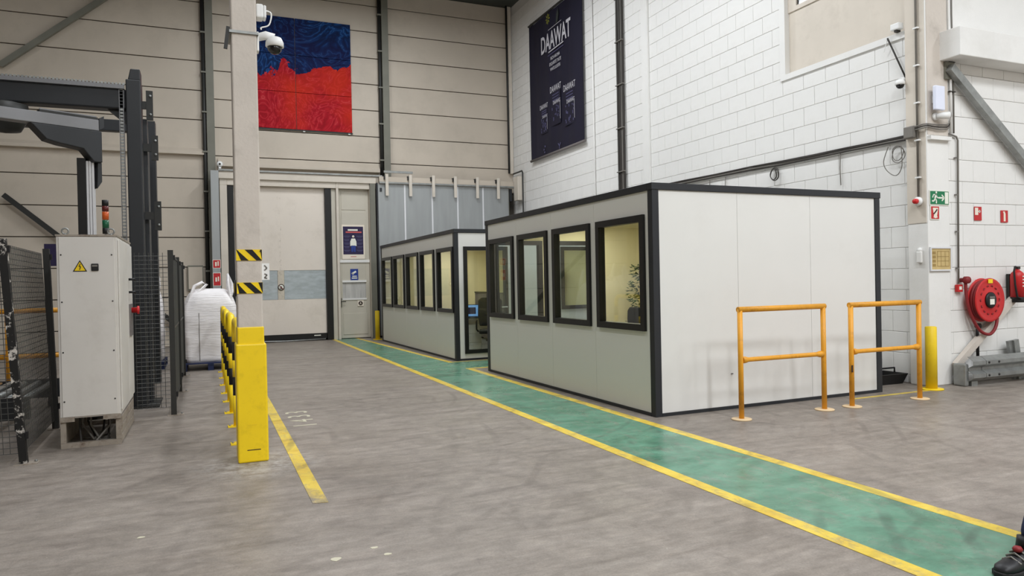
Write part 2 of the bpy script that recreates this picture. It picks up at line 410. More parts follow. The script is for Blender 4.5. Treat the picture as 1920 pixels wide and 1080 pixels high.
red = veins(.9, 2.6, [(0, lin((146, 18, 30))), (.5, lin((168, 24, 38))), (.88, lin((176, 32, 44))), (1, lin((196, 66, 70)))])
orange = ramp(N, L, noise(N, L, mapping(N, L, g, (1, 1, 1), (0, 0, 0), (3, 0, 1)), .7, 3), [(.52, (0, 0, 0)), (.7, (.6,)*3)])
red = mix(N, L, orange, red, lin((206, 52, 22)))
L.new(mix(N, L, st.outputs[0], red, blue), b.inputs['Base Color']); b.inputs['Roughness'].default_value = .75; b.inputs['Specular IOR Level'].default_value = .15

# woven bag fabric with soft creases
mt, N, L, b = nodes('bag_fabric')
g = N.new('ShaderNodeTexCoord').outputs['Object']
L.new(ramp(N, L, noise(N, L, g, 3, 5), [(.3, lin((226, 222, 222))), (.7, lin((244, 240, 240)))]), b.inputs['Base Color']); b.inputs['Roughness'].default_value = .7
wv = noise(N, L, mapping(N, L, g, (.6, .6, 5)), 5, 4, .6, .6)
bp = N.new('ShaderNodeBump'); bp.inputs['Strength'].default_value = .55; bp.inputs['Distance'].default_value = .03; L.new(wv, bp.inputs['Height']); L.new(bp.outputs['Normal'], b.inputs['Normal'])

# paint-chipped black post
M('chipped_black', (22, 22, 22), .5, var=.1, dirt=(206, 200, 192), dirtamt=.9, dscale=8, dthr=(.55, .59))

# ================================================================== STRUCTURE
XW, YB, YF, ZC = 8.95, 20.8, 6.67, 10.1
floor = struct(MB().box(-14, 16, -10, YB+.6, -.2, 0).build('floor', 'floor_concrete'))
def strip(name, pts, mat, z=.003):
    """painted band on the floor given as polygon"""
    o = MB().prism(pts, .0004, z, 'xy').build(name, mat, floor); return o
strip('green_walkway', [(3.30, -2), (4.22, -2), (4.22, 11.9), (4.22, 13.1), (3.93, 20.68), (3.30, 20.68)], 'green_floor', .002)
strip('green_walkway', [(4.23, 11.93), (6.4, 11.93), (6.4, 13.2), (4.23, 13.2)], 'green_floor', .002)
strip('yellow_line', [(3.22, -2), (3.33, -2), (3.33, 20.66), (3.22, 20.66)], 'yellow_floor')
strip('yellow_line', [(4.18, -2), (4.29, -2), (4.29, 11.98), (4.18, 12.03)], 'yellow_floor')
strip('yellow_line', [(4.295, 11.93), (6.4, 11.95), (6.4, 12.03), (4.19, 12.035)], 'yellow_floor')
strip('yellow_line', [(4.22, 13.08), (4.32, 13.08), (3.98, 20.66), (3.88, 20.66)], 'yellow_floor')
strip('yellow_line', [(4.33, 13.10), (5.6, 13.13), (5.6, 13.19), (4.33, 13.16)], 'yellow_floor')
strip('yellow_line', [(.645, 5.12), (.75, 5.10), (.75, 20.5), (.645, 20.5)], 'yellow_floor')
strip('yellow_line', [(7.2, 6.41), (8.6, 6.42), (8.6, 6.48), (7.2, 6.47)], 'yellow_floor')
for k, ch in enumerate('1433'):
    text(ch, .36, (.97, 8.06+k*.29, .0012), 'faded_white', floor, 'floor_number', (0, 0, PI/2), .0006)
for (x, y, s_) in ((.62, 4.02, .035), (.85, 4.1, .02), (.9, 3.97, .02), (-.4, 4.9, .02)):
    MB().prism([(x+s_*math.cos(a*PI/4)*random.uniform(.7, 1.6), y+s_*math.sin(a*PI/4)*random.uniform(.6, 1)) for a in range(8)], .0003, .002, 'xy').build('paint_spot', 'faded_white', floor)

# ceiling of dark roof sheeting with purlins
ceil = struct(MB().box(-14, 16, -10, YB+.6, ZC, ZC+.15).build('ceiling', 'roof'))
for y in range(-8, 21, 3):
    MB().box(-14, 16, y-.06, y+.06, ZC-.16, ZC).build('purlin', 'steel_grey', ceil)

# back wall: sandwich panels stacked between steel columns
wb = struct(MB().box(-14, 16, YB+.06, YB+.5, 0, ZC).build('wall_back', 'panel_joint'))
bays = [(-13.9, -9.1, 4.42, .78), (-9.08, -4.76, 4.42, .78), (-4.74, .17, 4.42, .78), (.19, 4.84, 5.05, .757), (4.86, 9.3, 5.05, .757)]
for x0, x1, zb, dz in bays:
    z = zb - dz*6
    while z < ZC:
        a, b_ = max(z, 0), min(z+dz, ZC)
        if b_-a > .05 and not (x0 > 0 and b_ < 4.3):
            MB().box(x0+.006, x1-.006, YB, YB+.055, a+.012, b_-.012).build('wall_panel', 'wall_panel', wb, bevel=.006)
        z += dz
# horizontal girt ledges on the wall
struct(MB().prism([(YB-.002, 5.02), (YB-.14, 5.04), (YB-.14, 5.12), (YB-.002, 5.22)], -13.9, .05, 'yz').build('trim_1', 'wall_panel'))
struct(MB().prism([(YB-.002, 4.74), (YB-.16, 4.76), (YB-.16, 4.84), (YB-.002, 4.98)], .36, 4.7, 'yz').build('trim_2', 'wall_panel'))
# steel columns with a dark conduit on each
def steel_column(n, x, label_dark=True, z0=0):
    o = struct(MB().box(x-.09, x+.1, YB-.16, YB-.005, z0, ZC).build('trim_%d' % n, 'steel_grey'))
    MB().tube([(x-.15, YB-.1, z0+.05), (x-.15, YB-.1, ZC)], .05, 10).build('conduit', 'dark_steel', o)
    for k in range(9):
        MB().box(x-.21, x-.085, YB-.17, YB-.04, .9+k*1.05, .94+k*1.05).build('pipe_clip', 'steel_grey', o)
    return o
steel_column(3, .2); steel_column(4, 4.92, z0=4.62); steel_column(5, -4.75)
o = struct(MB().box(XW-.14, XW-.02, YB-.1, YB-.005, 4.9, ZC).build('trim_6', 'beige_paint'))
MB().tube([(XW-.18, YB-.12, 4.9), (XW-.18, YB-.12, ZC)], .035, 8).build('conduit', 'dark_steel', o)
# diagonal wind braces
struct(MB().bar((-4.42, YB-.16, 6.95), (-1.2, YB-.16, 9.7), .1, .13).build('trim_7', 'steel_grey'))
struct(MB().bar((-4.42, YB-.16, 3.85), (-.3, YB-.16, .2), .1, .12).build('trim_8', 'dark_steel'))

# block walls ----------------------------------------------------------
def block_mesh(name, w_, h_, t=.02, ch=.004):
    """one block, face towards -y, centred on its face; chamfered edges"""
    x, z = w_/2, h_/2
    v = [(-x,t,-z),(x,t,-z),(x,t,z),(-x,t,z),(-x,ch,-z),(x,ch,-z),(x,ch,z),(-x,ch,z),(-x+ch,0,-z+ch),(x-ch,0,-z+ch),(x-ch,0,z-ch),(-x+ch,0,z-ch)]
    f = [(8,9,10,11)]+[(i+4,(i+1)%4+4,(i+1)%4+8,i+8) for i in range(4)]+[(i,(i+1)%4,(i+1)%4+4,i+4) for i in range(4)]
    me = bpy.data.meshes.new(name); me.from_pydata(v, [], f); me.materials.append(MATS['white_paint']); return me
GAP = .005
CZ = [0, .115]+[.115+.2938*k for k in range(1, 34)]
def courses(a0, a1, z1, obst=(), off=.1):
    """(centre a, centre z, w, h) of every block in running bond, cut at obstacles (a0, a1, z0, z1)"""
    out = []
    for k in range(len(CZ)-1):
        if CZ[k] >= z1: break
        zt = min(CZ[k+1], z1); zc = (CZ[k]+zt)/2; a = a0-.45+(.225 if k % 2 else 0)+off
        while a < a1:
            parts = [(max(a, a0), min(a+.45, a1))]
            for o0, o1, oz0, oz1 in obst:
                if oz0 < zc < oz1:
                    nx_ = []
                    for p, q in parts:
                        if p < o0: nx_.append((p, min(q, o0)))
                        if q > o1: nx_.append((max(p, o1), q))
                    parts = nx_
            for p, q in parts:
                if q-p > .03: out.append(((p+q)/2, zc, q-p, zt-CZ[k]))
            a += .45
    return out
def wall_blocks(wall, blocks, place, rot, nmax=295):
    cache = {}; rest = MB()
    for i, (a, z, w_, h_) in enumerate(blocks):
        key = (round(w_, 2), round(h_, 2))
        if i < nmax:
            if key not in cache: cache[key] = block_mesh('block', w_-GAP, h_-GAP)
            o = bpy.data.objects.new('block', cache[key]); C.objects.link(o); o.parent = wall
            o.location = place(a, z); o.rotation_euler = (0, 0, rot)
        else:
            x, zz = (w_-GAP)/2, (h_-GAP)/2; c_ = Vector(place(a, z)); R = Matrix.Rotation(rot, 3, 'Z')
            t, ch = .02, .004
            v = [(-x,t,-zz),(x,t,-zz),(x,t,zz),(-x,t,zz),(-x,ch,-zz),(x,ch,-zz),(x,ch,zz),(-x,ch,zz),(-x+ch,0,-zz+ch),(x-ch,0,-zz+ch),(x-ch,0,zz-ch),(-x+ch,0,zz-ch)]
            f = [(8,9,10,11)]+[(j+4,(j+1)%4+4,(j+1)%4+8,j+8) for j in range(4)]+[(j,(j+1)%4,(j+1)%4+4,j+4) for j in range(4)]
            rest.add([R @ Vector(p)+c_ for p in v], f)
    if rest.v:
        o = rest.build('block_courses', 'white_paint', wall); o['kind'] = 'stuff'
def seen(a, z):
    """in the frame and not behind the near cabin (right wall)"""
    p = Vector((XW, a, z))-Vector((0, 0, CAMH)); d = p.dot(fw)
    x = 960+FPX*p.dot(r2)/d; y = 540-FPX*p.dot(u2)/d
    if not (-40 < x < 1960 and -40 < y < 1110): return False
    if x < 1222 and y > 342+.227*(1222-x): return False
    if 1222 <= x < 1650 and y > 342+.046*(x-1222): return False
    return True
NY0, NY1, NZ0 = 6.96, 9.34, 4.77          # recess of the upper window
wr = struct(holed(MB(), 'x', 6.95, YB+.1, 0, ZC, XW+.012, XW+.35, [(NY0, NY1, NZ0, 8.4)]).build('wall_right', 'mortar'))
bl2 = courses(6.96, YB, ZC, [(NY0, NY1, NZ0, 8.4), (13.2, 13.44, 0, 99)])
vis = sorted([q for q in bl2 if seen(q[0], q[1])], key=lambda q: q[0]); hid = [q for q in bl2 if not seen(q[0], q[1])]
wall_blocks(wr, vis+hid, lambda a, z: (XW-.004, a, z), -PI/2)
# smooth vertical casing and slim pipe on the block wall
o = struct(MB().box(XW-.05, XW+.02, 13.2, 13.44, 0, ZC).build('trim_9', 'white_paint', bevel=.006))
o = struct(MB().tube([(XW-.035, 15.6, 0), (XW-.035, 15.6, ZC)], .022, 8).build('trim_10', 'white_paint'))
# upper window recess
o = struct(holed(MB(), 'x', NY0, NY1, NZ0, 8.4, XW-.03, XW+.16, [(NY0+.02, NY1-.12, NZ0+.09, 8.3)]).build('window_1', 'white_paint'))
MB().box(XW+.07, XW+.1, NY0+.02, NY1-.12, NZ0+.09, 5.88).build('infill_panel', 'beige_paint', o)
holed(MB(), 'x', NY0+.02, NY1-.12, 5.88, 8.3, XW+.05, XW+.12, [(NY0+.1, NY1-.3, 5.95, 8.2)]).build('window_frame', 'beige_paint', o)
MB().box(XW+.08, XW+.09, NY0+.1, NY1-.3, 5.95, 8.2).build('pane', 'lens', o)
# hose wall
wf = struct(MB().box(9.28, 16, YF+.012, YF+.4, 0, ZC).build('wall_front', 'mortar'))
fb = courses(9.29, 13.0, 4.4, (), .05)
fb.sort(key=lambda q: q[0])
wall_blocks(wf, fb, lambda a, z: (a, YF-.004, z), 0)
MB().box(9.29, 15.9, YF-.01, YF+.012, 4.4, ZC).build('plaster', 'white_paint', wf)
# corner pier
pier = struct(MB().box(8.86, 9.285, 6.655, 6.955, 0, ZC).build('trim_11', 'white_paint', bevel=.012))
MB().box(8.852, 8.861, 6.67, 6.95, 2.19, ZC).build('beige_coat', 'beige_paint', pier)
MB().box(8.875, 9.275, 6.648, 6.656, 3.36, ZC).build('beige_coat', 'concrete', pier)
MB().box(8.87, 9.28, 6.60, 6.655, 3.29, 3.34).build('ledge', 'white_paint', pier)
# concrete beam and braces on the hose wall
struct(MB().box(9.13, 16, 6.36, YF-.012, 4.36, 4.74).build('trim_12', 'white_paint', bevel=.01))
o = struct(MB().bar((9.22, YF-.1, 4.26), (12.2, YF-.1, 2.0), .08, .11).build('trim_13', 'galvanized'))
MB().box(9.2, 9.36, YF-.055, YF-.02, 4.12, 4.35).build('gusset', 'steel_grey', o)
struct(MB().bar((9.27, YF-.08, .26), (11.3, YF-.08, 1.72), .07, .09).build('trim_14', 'concrete'))
# far walls of the hall outside the view
struct(MB().box(-14.3, -14, -10, YB+.6, 0, ZC).build('wall_left', 'wall_panel'))
struct(MB().box(-14, 16, -10.3, -10, 0, ZC).build('wall_rear', 'wall_panel'))
struct(MB().box(16, 16.3, -10, YF, 0, ZC).build('wall_side', 'white_paint'))

# ------------------------------------------------------------------ portal with roller door and personnel door
YD = 20.62
d1 = struct(holed(MB(), 'y', .38, 4.5, 0, 4.5, YD-.14, YB-.01, [(.56, 3.40, 0, 4.24), (3.47, 4.34, 0, 4.24)]).build('door_1', 'beige_paint', bevel=.008))
MB().box(.36, 4.52, YD-.2, YD-.142, 4.40, 4.56).build('header_cover', 'beige_paint', d1, bevel=.01)
MB().box(.36, 4.7, YD-.24, YD-.1, 4.60, 4.64).build('track', 'galvanized', d1)
for x0, x1 in ((.57, .72), (3.10, 3.27)):
    MB().box(x0, x1, YD-.1, YD+.06, .0, 4.235).build('side_guide', 'black_paint', d1)
MB().box(3.275, 3.395, YD-.06, YB-.02, 0, 4.235).build('post', 'door_cream', d1)
MB().box(.725, 3.095, YD, YD+.03, 1.96, 4.235).build('curtain_panel', 'curtain', d1)
MB().box(.725, 3.095, YD, YD+.03, .2, 1.16).build('curtain_panel', 'curtain', d1)
MB().box(.725, 1.80, YD+.008, YD+.02, 1.165, 1.955).build('vision_strip', 'pvc_window', d1)
MB().box(1.98, 3.095, YD+.008, YD+.02, 1.165, 1.955).build('vision_strip', 'pvc_window', d1)
MB().box(1.805, 1.975, YD-.004, YD+.028, 1.162, 1.958).build('centre_strap', 'mullion_worn', d1)
for z0, z1, x0, w_ in ((1.965, 2.5, 1.86, .05), (2.55, 3.0, 1.83, .08), (3.05, 3.3, 1.9, .03), (3.5, 3.6, 1.84, .06), (3.9, 3.98, 1.82, .1)):
    MB().box(x0, x0+w_, YD-.003, YD-.0005, z0, z1).build('repair_tape', 'tape_worn', d1)
MB().box(.725, 3.095, YD-.03, YD+.05, .05, .195).build('bottom_bar', 'black_paint', d1)
MB().box(2.74, 2.92, YD-.034, YD-.031, .13, .155).build('maker_plate', 'sign_white', d1)
MB().tube([(.8, YD-.04, .03), (1.4, YD-.05, .035), (2, YD-.04, .02), (3.05, YD-.05, .035)], .02, 8).build('bottom_seal', 'galvanized', d1)
# pipe sensors above the track
o = thing('door_sensor', 'small white round sensor on top of the door track by the grey post', 'sensor', (.4, YD-.2, 4.65))
MB().lathe([(.0, -.03), (.075, -.03), (.075, .03), (0, .03)], 16, (0, 0, .12), 'y').build('sensor_ring', 'white_plastic', o)
MB().lathe([(.0, -.01), (.025, -.01), (.025, .01), (0, .01)], 10, (0, -.035, .12), 'y').build('sensor_eye', 'lens', o)
MB().box(-.03, .03, -.03, .03, 0, .06).build('bracket', 'white_plastic', o)
# personnel door
d2 = struct(holed(MB(), 'y', 3.475, 4.335, .02, 4.235, YD+.02, YD+.07, [(3.56, 4.22, 1.14, 1.62)]).build('door_2', 'door_cream', bevel=.004))
for z0, z1 in ((.12, .72), (2.26, 3.6), (3.66, 4.18)):
    MB().box(3.56, 4.25, YD+.008, YD+.021, z0, z1).build('door_panel', 'door_cream', d2, bevel=.004)
MB().box(3.475, 4.335, YD-.01, YD+.02, 2.16, 2.24).build('transom_bar', 'white_paint', d2, bevel=.004)
MB().box(3.55, 4.23, YD+.0, YD+.02, 1.60, 1.66).build('window_bead', 'white_paint', d2)
MB().box(3.55, 4.23, YD+.0, YD+.02, 1.10, 1.15).build('window_bead', 'white_paint', d2)
MB().box(3.56, 4.22, YD+.04, YD+.05, 1.15, 1.60).build('pane', 'frosted', d2)
h = MB().box(3.50, 3.53, YD+.004, YD+.02, .9, 1.16).build('lock_plate', 'steel_grey', d2)
MB().tube([(3.515, YD+.01, 1.06), (3.515, YD-.05, 1.06), (3.63, YD-.05, 1.06)], .011, 8).build('handle', 'dark_steel', d2)
struct(MB().box(4.345, 4.495, YD-.2, YD-.142, 0, 4.4).build('trim_15', 'steel_grey'))
# grey sliding fire door on its overhead rail
YS = 20.40
d3 = struct(MB().box(4.56, 8.64, YS+.03, YS+.09, .05, 4.40).build('door_3', 'steel_grey'))
xs = [4.56, 5.35, 6.17, 6.96, 7.77, 8.62]
for a, b_ in zip(xs, xs[1:]):
    MB().box(a+.008, b_-.008, YS, YS+.05, .06, 4.395).build('door_leaf', 'door_galva', d3, bevel=.008)
    if a > 4.6: MB().box(a-.022, a+.022, YS-.008, YS+.01, .06, 4.39).build('seam_cover', 'aluminium', d3)
MB().box(4.52, 4.56, YS-.03, YS+.1, .05, 4.42).build('edge_profile', 'cabin_frame', d3)
MB().box(4.62, 4.68, YS-.03, YS, 4.18, 4.28).build('stop_bracket', 'cabin_frame', d3)
MB().box(8.645, 8.72, YS-.02, YS+.06, 4.0, 4.38).build('end_stop', 'cabin_frame', d3)
rail = struct(MB().box(4.6, 8.86, YS-.06, YS+.08, 4.45, 4.60).build('trim_16', 'wall_panel'))
MB().box(4.6, 8.86, YS-.09, YS+.02, 4.405, 4.45).build('rail_lip', 'galvanized', rail)
for x in (4.81, 5.50, 6.19, 6.865, 7.56, 8.235):
    hg = MB().box(x-.045, x+.045, YS-.12, YS-.092, 4.05, 4.68).build('hanger', 'beige_paint', rail, bevel=.006)
    MB().box(x-.085, x-.05, YS-.12, YS-.02, 4.52, 4.63).build('roller', 'dark_steel', hg)
MB().bar((4.72, YS-.12, 4.73), (5.56, YS-.12, 4.73), .06, .06).build('tie_bar', 'galvanized', rail)
# box and pipe in the room corner
o = struct(MB().box(XW-.2, XW-.02, 20.0, 20.3, 4.0, 4.72).build('trim_17', 'beige_paint', bevel=.01))
MB().tube([(XW-.12, 20.5, 4.86), (XW-.12, 19.85, 4.86), (XW-.12, 19.8, 4.8), (XW-.12, 19.8, 0.05)], .025, 8).build('conduit', 'dark_steel', o)
# far-left closing post in galvanised sheet
gp = struct(MB().box(.16, .36, YD-.42, YD-.16, 0, 4.57).build('trim_18', 'door_galva', bevel=.01))
# grey lower bay panels left of the post
struct(MB().box(-.44, -.06, YB-.1, YB-.02, 1.46, 2.12).build('trim_19', 'steel_grey'))
struct(MB().box(-.42, -.08, YB-.12, YB-.09, 1.5, 2.08).build('trim_20', 'wall_panel'))

# ================================================================== OFFICE CABINS
TH = .014
def glazed(parent, name, plane, a0, a1, z0, z1, d, fr=.075, th=.07, handle=False):
    """framed pane standing proud of the wall; plane 'x' runs along local y at x=d, 'y' runs along local x at y=d"""
    f = holed(MB(), plane, a0, a1, z0, z1, d-.022, d+th, [(a0+fr, a1-fr, z0+fr, z1-fr)]).build(name, 'window_frame', parent)
    g_ = MB()
    if plane == 'x': g_.box(d+.02, d+.026, a0+fr, a1-fr, z0+fr, z1-fr)
    else: g_.box(a0+fr, a1-fr, d+.02, d+.026, z0+fr, z1-fr)
    g_.build('pane', 'glass', f)
    if handle:
        hx = a1-.05
        MB().tube([(hx, d-.02, 1.02), (hx, d-.08, 1.02), (hx-.12, d-.08, 1.02)], .011, 8).build('handle', 'aluminium', f)
    return f
def cabin(label, loc, W, L_, H_, wins, seams_l, seams_f, front_gl, rear_gl, lamps):
    t = thing('office_cabin', label, 'cabin', loc, TH)
    p = .088; T = .06
    for x, y in ((0, 0), (W-p, 0), (0, L_-p), (W-p, L_-p)):
        MB().box(x, x+p, y, y+p, 0, H_-.07).build('corner_post', 'cabin_frame', t, bevel=.004)
    for q in ((-.008, W+.008, -.008, p), (-.008, W+.008, L_-p, L_+.008), (-.008, p, p, L_-p), (W-p, W+.008, p, L_-p)):
        MB().box(*q, H_-.075, H_).build('roof_rail', 'cabin_frame', t, bevel=.004)
    for q in ((p, W-p, 0, T), (p, W-p, L_-T, L_), (0, T, p, L_-p), (W-T, W, p, L_-p)):
        MB().box(*q, 0.0, .035).build('base_rail', 'cabin_frame', t)
    zt = H_-.077
    wh = [(a, b_, .93, 2.225) for a, b_ in wins]
    se = [p]+seams_l+[L_-p]
    for a, b_ in zip(se, se[1:]):
        holed(MB(), 'x', a+.002, b_-.002, .037, zt, .012, T, wh).build('wall_panel', 'cabin_panel', t)
        MB().box(W-T, W-.012, a+.002, b_-.002, .037, zt).build('wall_panel', 'cabin_panel', t)
    sf = [p]+seams_f+[W-p]
    fh = [(a, b_, z0, z1) for a, b_, z0, z1, _ in front_gl]; rh = [(a, b_, z0, z1) for a, b_, z0, z1, _ in rear_gl]
    for a, b_ in zip(sf, sf[1:]):
        holed(MB(), 'y', a+.002, b_-.002, .037, zt, .012, T, fh).build('wall_panel', 'cabin_white', t)
        holed(MB(), 'y', a+.002, b_-.002, .037, zt, L_-T, L_-.012, rh).build('wall_panel', 'cabin_white', t)
    # inner lining
    li = holed(MB(), 'x', .07, L_-.07, .05, zt-.02, T+.001, T+.012, wh)
    li.box(W-T-.012, W-T-.001, .07, L_-.07, .05, zt-.02)
    holed(li, 'y', .075, W-.075, .05, zt-.02, T+.001, T+.012, fh); holed(li, 'y', .075, W-.075, .05, zt-.02, L_-T-.012, L_-T-.001, rh)
    li.build('inner_lining', 'cream', t)
    MB().box(.01, W-.01, .01, L_-.01, H_-.03, H_-.004).build('roof_sheet', 'cabin_white', t)
    MB().box(.075, W-.075, .075, L_-.075, zt-.02, zt-.008).build('ceiling_board', 'cream', t)
    MB().box(.065, W-.065, .065, L_-.065, .004, .03).build('floor_board', 'carpet', t)
    for a, b_ in wins: glazed(t, 'window', 'x', a, b_, .93, 2.225, 0)
    for a, b_, z0, z1, k in front_gl: glazed(t, 'door' if k else 'window', 'y', a, b_, z0, z1, 0, handle=bool(k))
    for a, b_, z0, z1, k in rear_gl: glazed(t, 'door' if k else 'window', 'y', a, b_, z0, z1, L_-.065)
    for x, y in lamps:
        MB().box(x-.3, x+.3, y-.3, y+.3, zt-.045, zt-.022).build('ceiling_lamp', 'lamp_panel', t)
    return t
C1 = (4.4706, 6.5953, 0); C2 = (4.434, 13.2696, 0)
cab1 = cabin('large white office cabin with four windows, standing behind the orange tube railings', C1, 3.4888, 4.8896, 2.557,
      [(.158, 1.186), (1.353, 2.377), (2.55, 3.556), (3.728, 4.735)], [1.27, 2.455, 3.645], [1.178, 2.30],
      [], [(.13, 1.04, .12, 2.22, 1), (1.16, 2.2, .12, 2.22, 0)], [(1.75, 1.1), (1.75, 2.6), (1.75, 4.0)])
cab2 = cabin('white office cabin with five windows and glass door before the grey sliding door', C2, 3.4888, 6.01, 2.565,
      [(.08, 1.10), (1.285, 2.30), (2.463, 3.475), (3.635, 4.648), (4.795, 5.86)], [1.19, 2.38, 3.56, 4.72], [1.178, 2.30],
      [(.185, 1.12, .13, 2.222, 1), (2.32, 3.3, .93, 2.222, 0)], [], [(1.75, 1.1), (1.75, 3.0), (1.75, 5.0)])
MB().box(1.05, 1.07, -.004, .011, .4, .41).build('scuff_mark', 'partition_grey', cab1)

def at1(x, y, z=.03): c_, s_ = math.cos(TH), math.sin(TH); return (C1[0]+x*c_-y*s_, C1[1]+x*s_+y*c_, z)
def at2(x, y, z=.03): c_, s_ = math.cos(TH), math.sin(TH); return (C2[0]+x*c_-y*s_, C2[1]+x*s_+y*c_, z)

def desk(label, loc, w_, d_, rz=0, top='wood_desk'):
    t = thing('desk', label, 'desk', loc, rz)
    MB().box(-w_/2, w_/2, -d_/2, d_/2, .715, .745).build('desk_top', top, t, bevel=.004)
    for sx in (-1, 1):
        for sy in (-1, 1):
            MB().box(sx*(w_/2-.06)-.025, sx*(w_/2-.06)+.025, sy*(d_/2-.06)-.025, sy*(d_/2-.06)+.025, 0, .714).build('leg', 'steel_grey', t)
    MB().box(-w_/2+.1, w_/2-.1, d_/2-.05, d_/2-.03, .35, .70).build('modesty_panel', 'desk_white', t)
    return t
def office_chair(label, loc, rz, high=1.02):
    t = thing('office_chair', label, 'chair', loc, rz)
    for k in range(5):
        a = 2*PI*k/5
        lg = MB().bar((.03*math.cos(a), .03*math.sin(a), .09), (.29*math.cos(a), .29*math.sin(a), .07), .04, .03).build('base_arm', 'black_plastic', t)
        MB().lathe([(0, -.02), (.03, -.02), (.03, .02), (0, .02)], 10, (.29*math.cos(a), .29*math.sin(a), .03), 'y').build('castor', 'black_plastic', lg)
    MB().tube([(0, 0, .07), (0, 0, .43)], .03, 10).build('gas_column', 'dark_steel', t)
    MB().box(-.24, .24, -.23, .23, .43, .51).build('seat', 'dark_rubber', t, bevel=.03)
    MB().prism([(-.22, .60), (.22, .60), (.25, .8), (.24, high), (.17, high+.06), (-.17, high+.06), (-.24, high), (-.25, .8)], .21, .27).build('backrest', 'dark_rubber', t, bevel=.02)
    MB().bar((0, .2, .45), (0, .27, .72), .06, .025).build('back_stem', 'black_plastic', t)
    for sx in (-1, 1):
        MB().tube([(sx*.25, .1, .47), (sx*.29, .1, .52), (sx*.29, .08, .68), (sx*.29, -.12, .69)], .018, 8).build('armrest', 'black_plastic', t)
    return t
def monitor(label, loc, rz, scr='lens'):
    t = thing('monitor', label, 'monitor', loc, rz)
    MB().box(-.11, .11, -.08, .08, 0, .012).build('foot', 'black_plastic', t)
    MB().box(-.025, .025, .02, .045, .012, .2).build('stand', 'black_plastic', t)
    MB().box(-.27, .27, -.005, .02, .12, .45).build('housing', 'black_plastic', t, bevel=.004)
    MB().box(-.258, .258, -.008, -.004, .133, .438).build('screen', scr, t)
    return t
# near cabin
desk('light wooden desk against the wall of the large cabin near the potted plant', at1(2.95, 1.6), .75, 2.2)
monitor('dark monitor turned away on the desk in the large cabin', at1(2.92, 1.55, .775), PI/2)
office_chair('black office chair in the large cabin beside the desk', at1(2.2, 1.45), -PI/2)
desk('light wooden desk at the middle of the large cabin', at1(2.95, 3.85), .75, 1.5)
monitor('black monitor on the middle desk of the large cabin', at1(3.1, 3.55, .775), PI/2)
office_chair('black office chair at the middle desk of the large cabin', at1(2.05, 3.8), -PI/2, .95)
t = thing('potted_plant', 'tall leafy green plant in a tan pot on the middle desk of the large cabin', 'plant', at1(2.78, 4.4, .775))
MB().lathe([(0, 0), (.09, 0), (.12, .15), (.125, .18), (.105, .18), (.1, .15), (0, .15)], 20).build('pot', 'pot_tan', t)
MB().tube([(0, 0, .14), (.02, .01, .5), (0, 0, .9)], .015, 6).build('stem', 'hair', t)
lv = MB()
for k in range(240):
    a = random.uniform(0, 2*PI); zz = random.uniform(.24, 1.0); r = random.uniform(.03, .2)*(1 if zz < .75 else .7)
    c_ = Vector((r*math.cos(a), r*math.sin(a)*.8, zz)); d = Vector((math.cos(a), math.sin(a), random.uniform(-.6, .5))).normalized(); sd = d.cross(Vector((0, 0, 1))).normalized()*random.uniform(.018, .03)
    l_ = random.uniform(.07, .12); nrm = d.cross(sd).normalized()*.012
    lv.add([c_, c_+d*l_*.5+sd+nrm, c_+d*l_, c_+d*l_*.5-sd+nrm, c_+d*l_*.5-nrm*.2], [(0, 1, 4), (1, 2, 4), (2, 3, 4), (3, 0, 4)])
o = lv.build('foliage', 'leaf_green', t); o['kind'] = 'stuff'
tag(MB().box(-.006, .006, -.07, .07, -.05, .05).build('wall_switch', 'red_sign', None, loc=at1(3.41, 4.2, 1.62)), 'small red notice on the cream wall inside the large cabin', 'notice')
tag(MB().box(-.03, .03, -.45, .45, -.05, .05).build('wall_shelf', 'partition_grey', None, loc=at1(3.38, 3.4, 1.02)), 'dark wall shelf board inside the large cabin', 'shelf')
# far cabin
desk('white desk behind the glass door of the five-window cabin', at2(1.2, 1.25), 1.5, .7, 0, 'desk_white')
t = thing('laptop', 'open laptop with bright blue screen on the white desk behind the glass door', 'laptop', at2(.74, 1.1, .776), -.25)
MB().box(-.19, .19, -.24, .02, 0, .018).build('keyboard_base', 'black_plastic', t, bevel=.004)
MB().prism([(.02, .015), (.035, .015), (.095, .275), (.08, .275)], -.2, .2, 'yz').build('lid', 'black_plastic', t)
MB().prism([(.0165, .03), (.019, .03), (.0715, .262), (.069, .262)], -.185, .185, 'yz').build('screen', 'screen_blue', t)
MB().prism([(.0215, .075), (.0235, .075), (.056, .215), (.054, .215)], -.15, .1, 'yz').build('screen_window', 'poster_navy', t)
office_chair('black mesh office chair in front of the white desk behind the glass door', at2(1.0, .66), PI-.4, 1.12)
t = thing('drawer_unit', 'white drawer unit under the white desk behind the glass door', 'drawers', at2(.72, 1.0))
MB().box(-.2, .2, 0, .45, .02, .6).build('body', 'desk_white', t, bevel=.004)
for k in range(3):
    dr = MB().box(-.19, .19, -.015, 0, .04+k*.187, .215+k*.187).build('drawer', 'desk_white', t, bevel=.003)
    MB().box(-.06, .06, -.025, -.015, .18+k*.187, .19+k*.187).build('handle', 'aluminium', dr)
for y, x, h_, lb in ((2.9, 2.3, 1.2, 'grey partition screen standing nearest the shelf boxes in the five-window cabin'), (4.3, 2.3, 1.22, 'grey partition screen standing midway along the five-window cabin')):
    t = thing('partition_screen', lb, 'partition', at2(x, y))
    MB().box(-.03, .03, -.6, .6, .06, h_).build('panel', 'partition_grey', t, bevel=.006)
    MB().box(-.04, .04, -.61, .61, h_, h_+.03).build('cap_rail', 'dark_steel', t)
    for yy in (-.5, .5): MB().box(-.15, .15, yy-.03, yy+.03, 0, .06).build('foot', 'dark_steel', t)
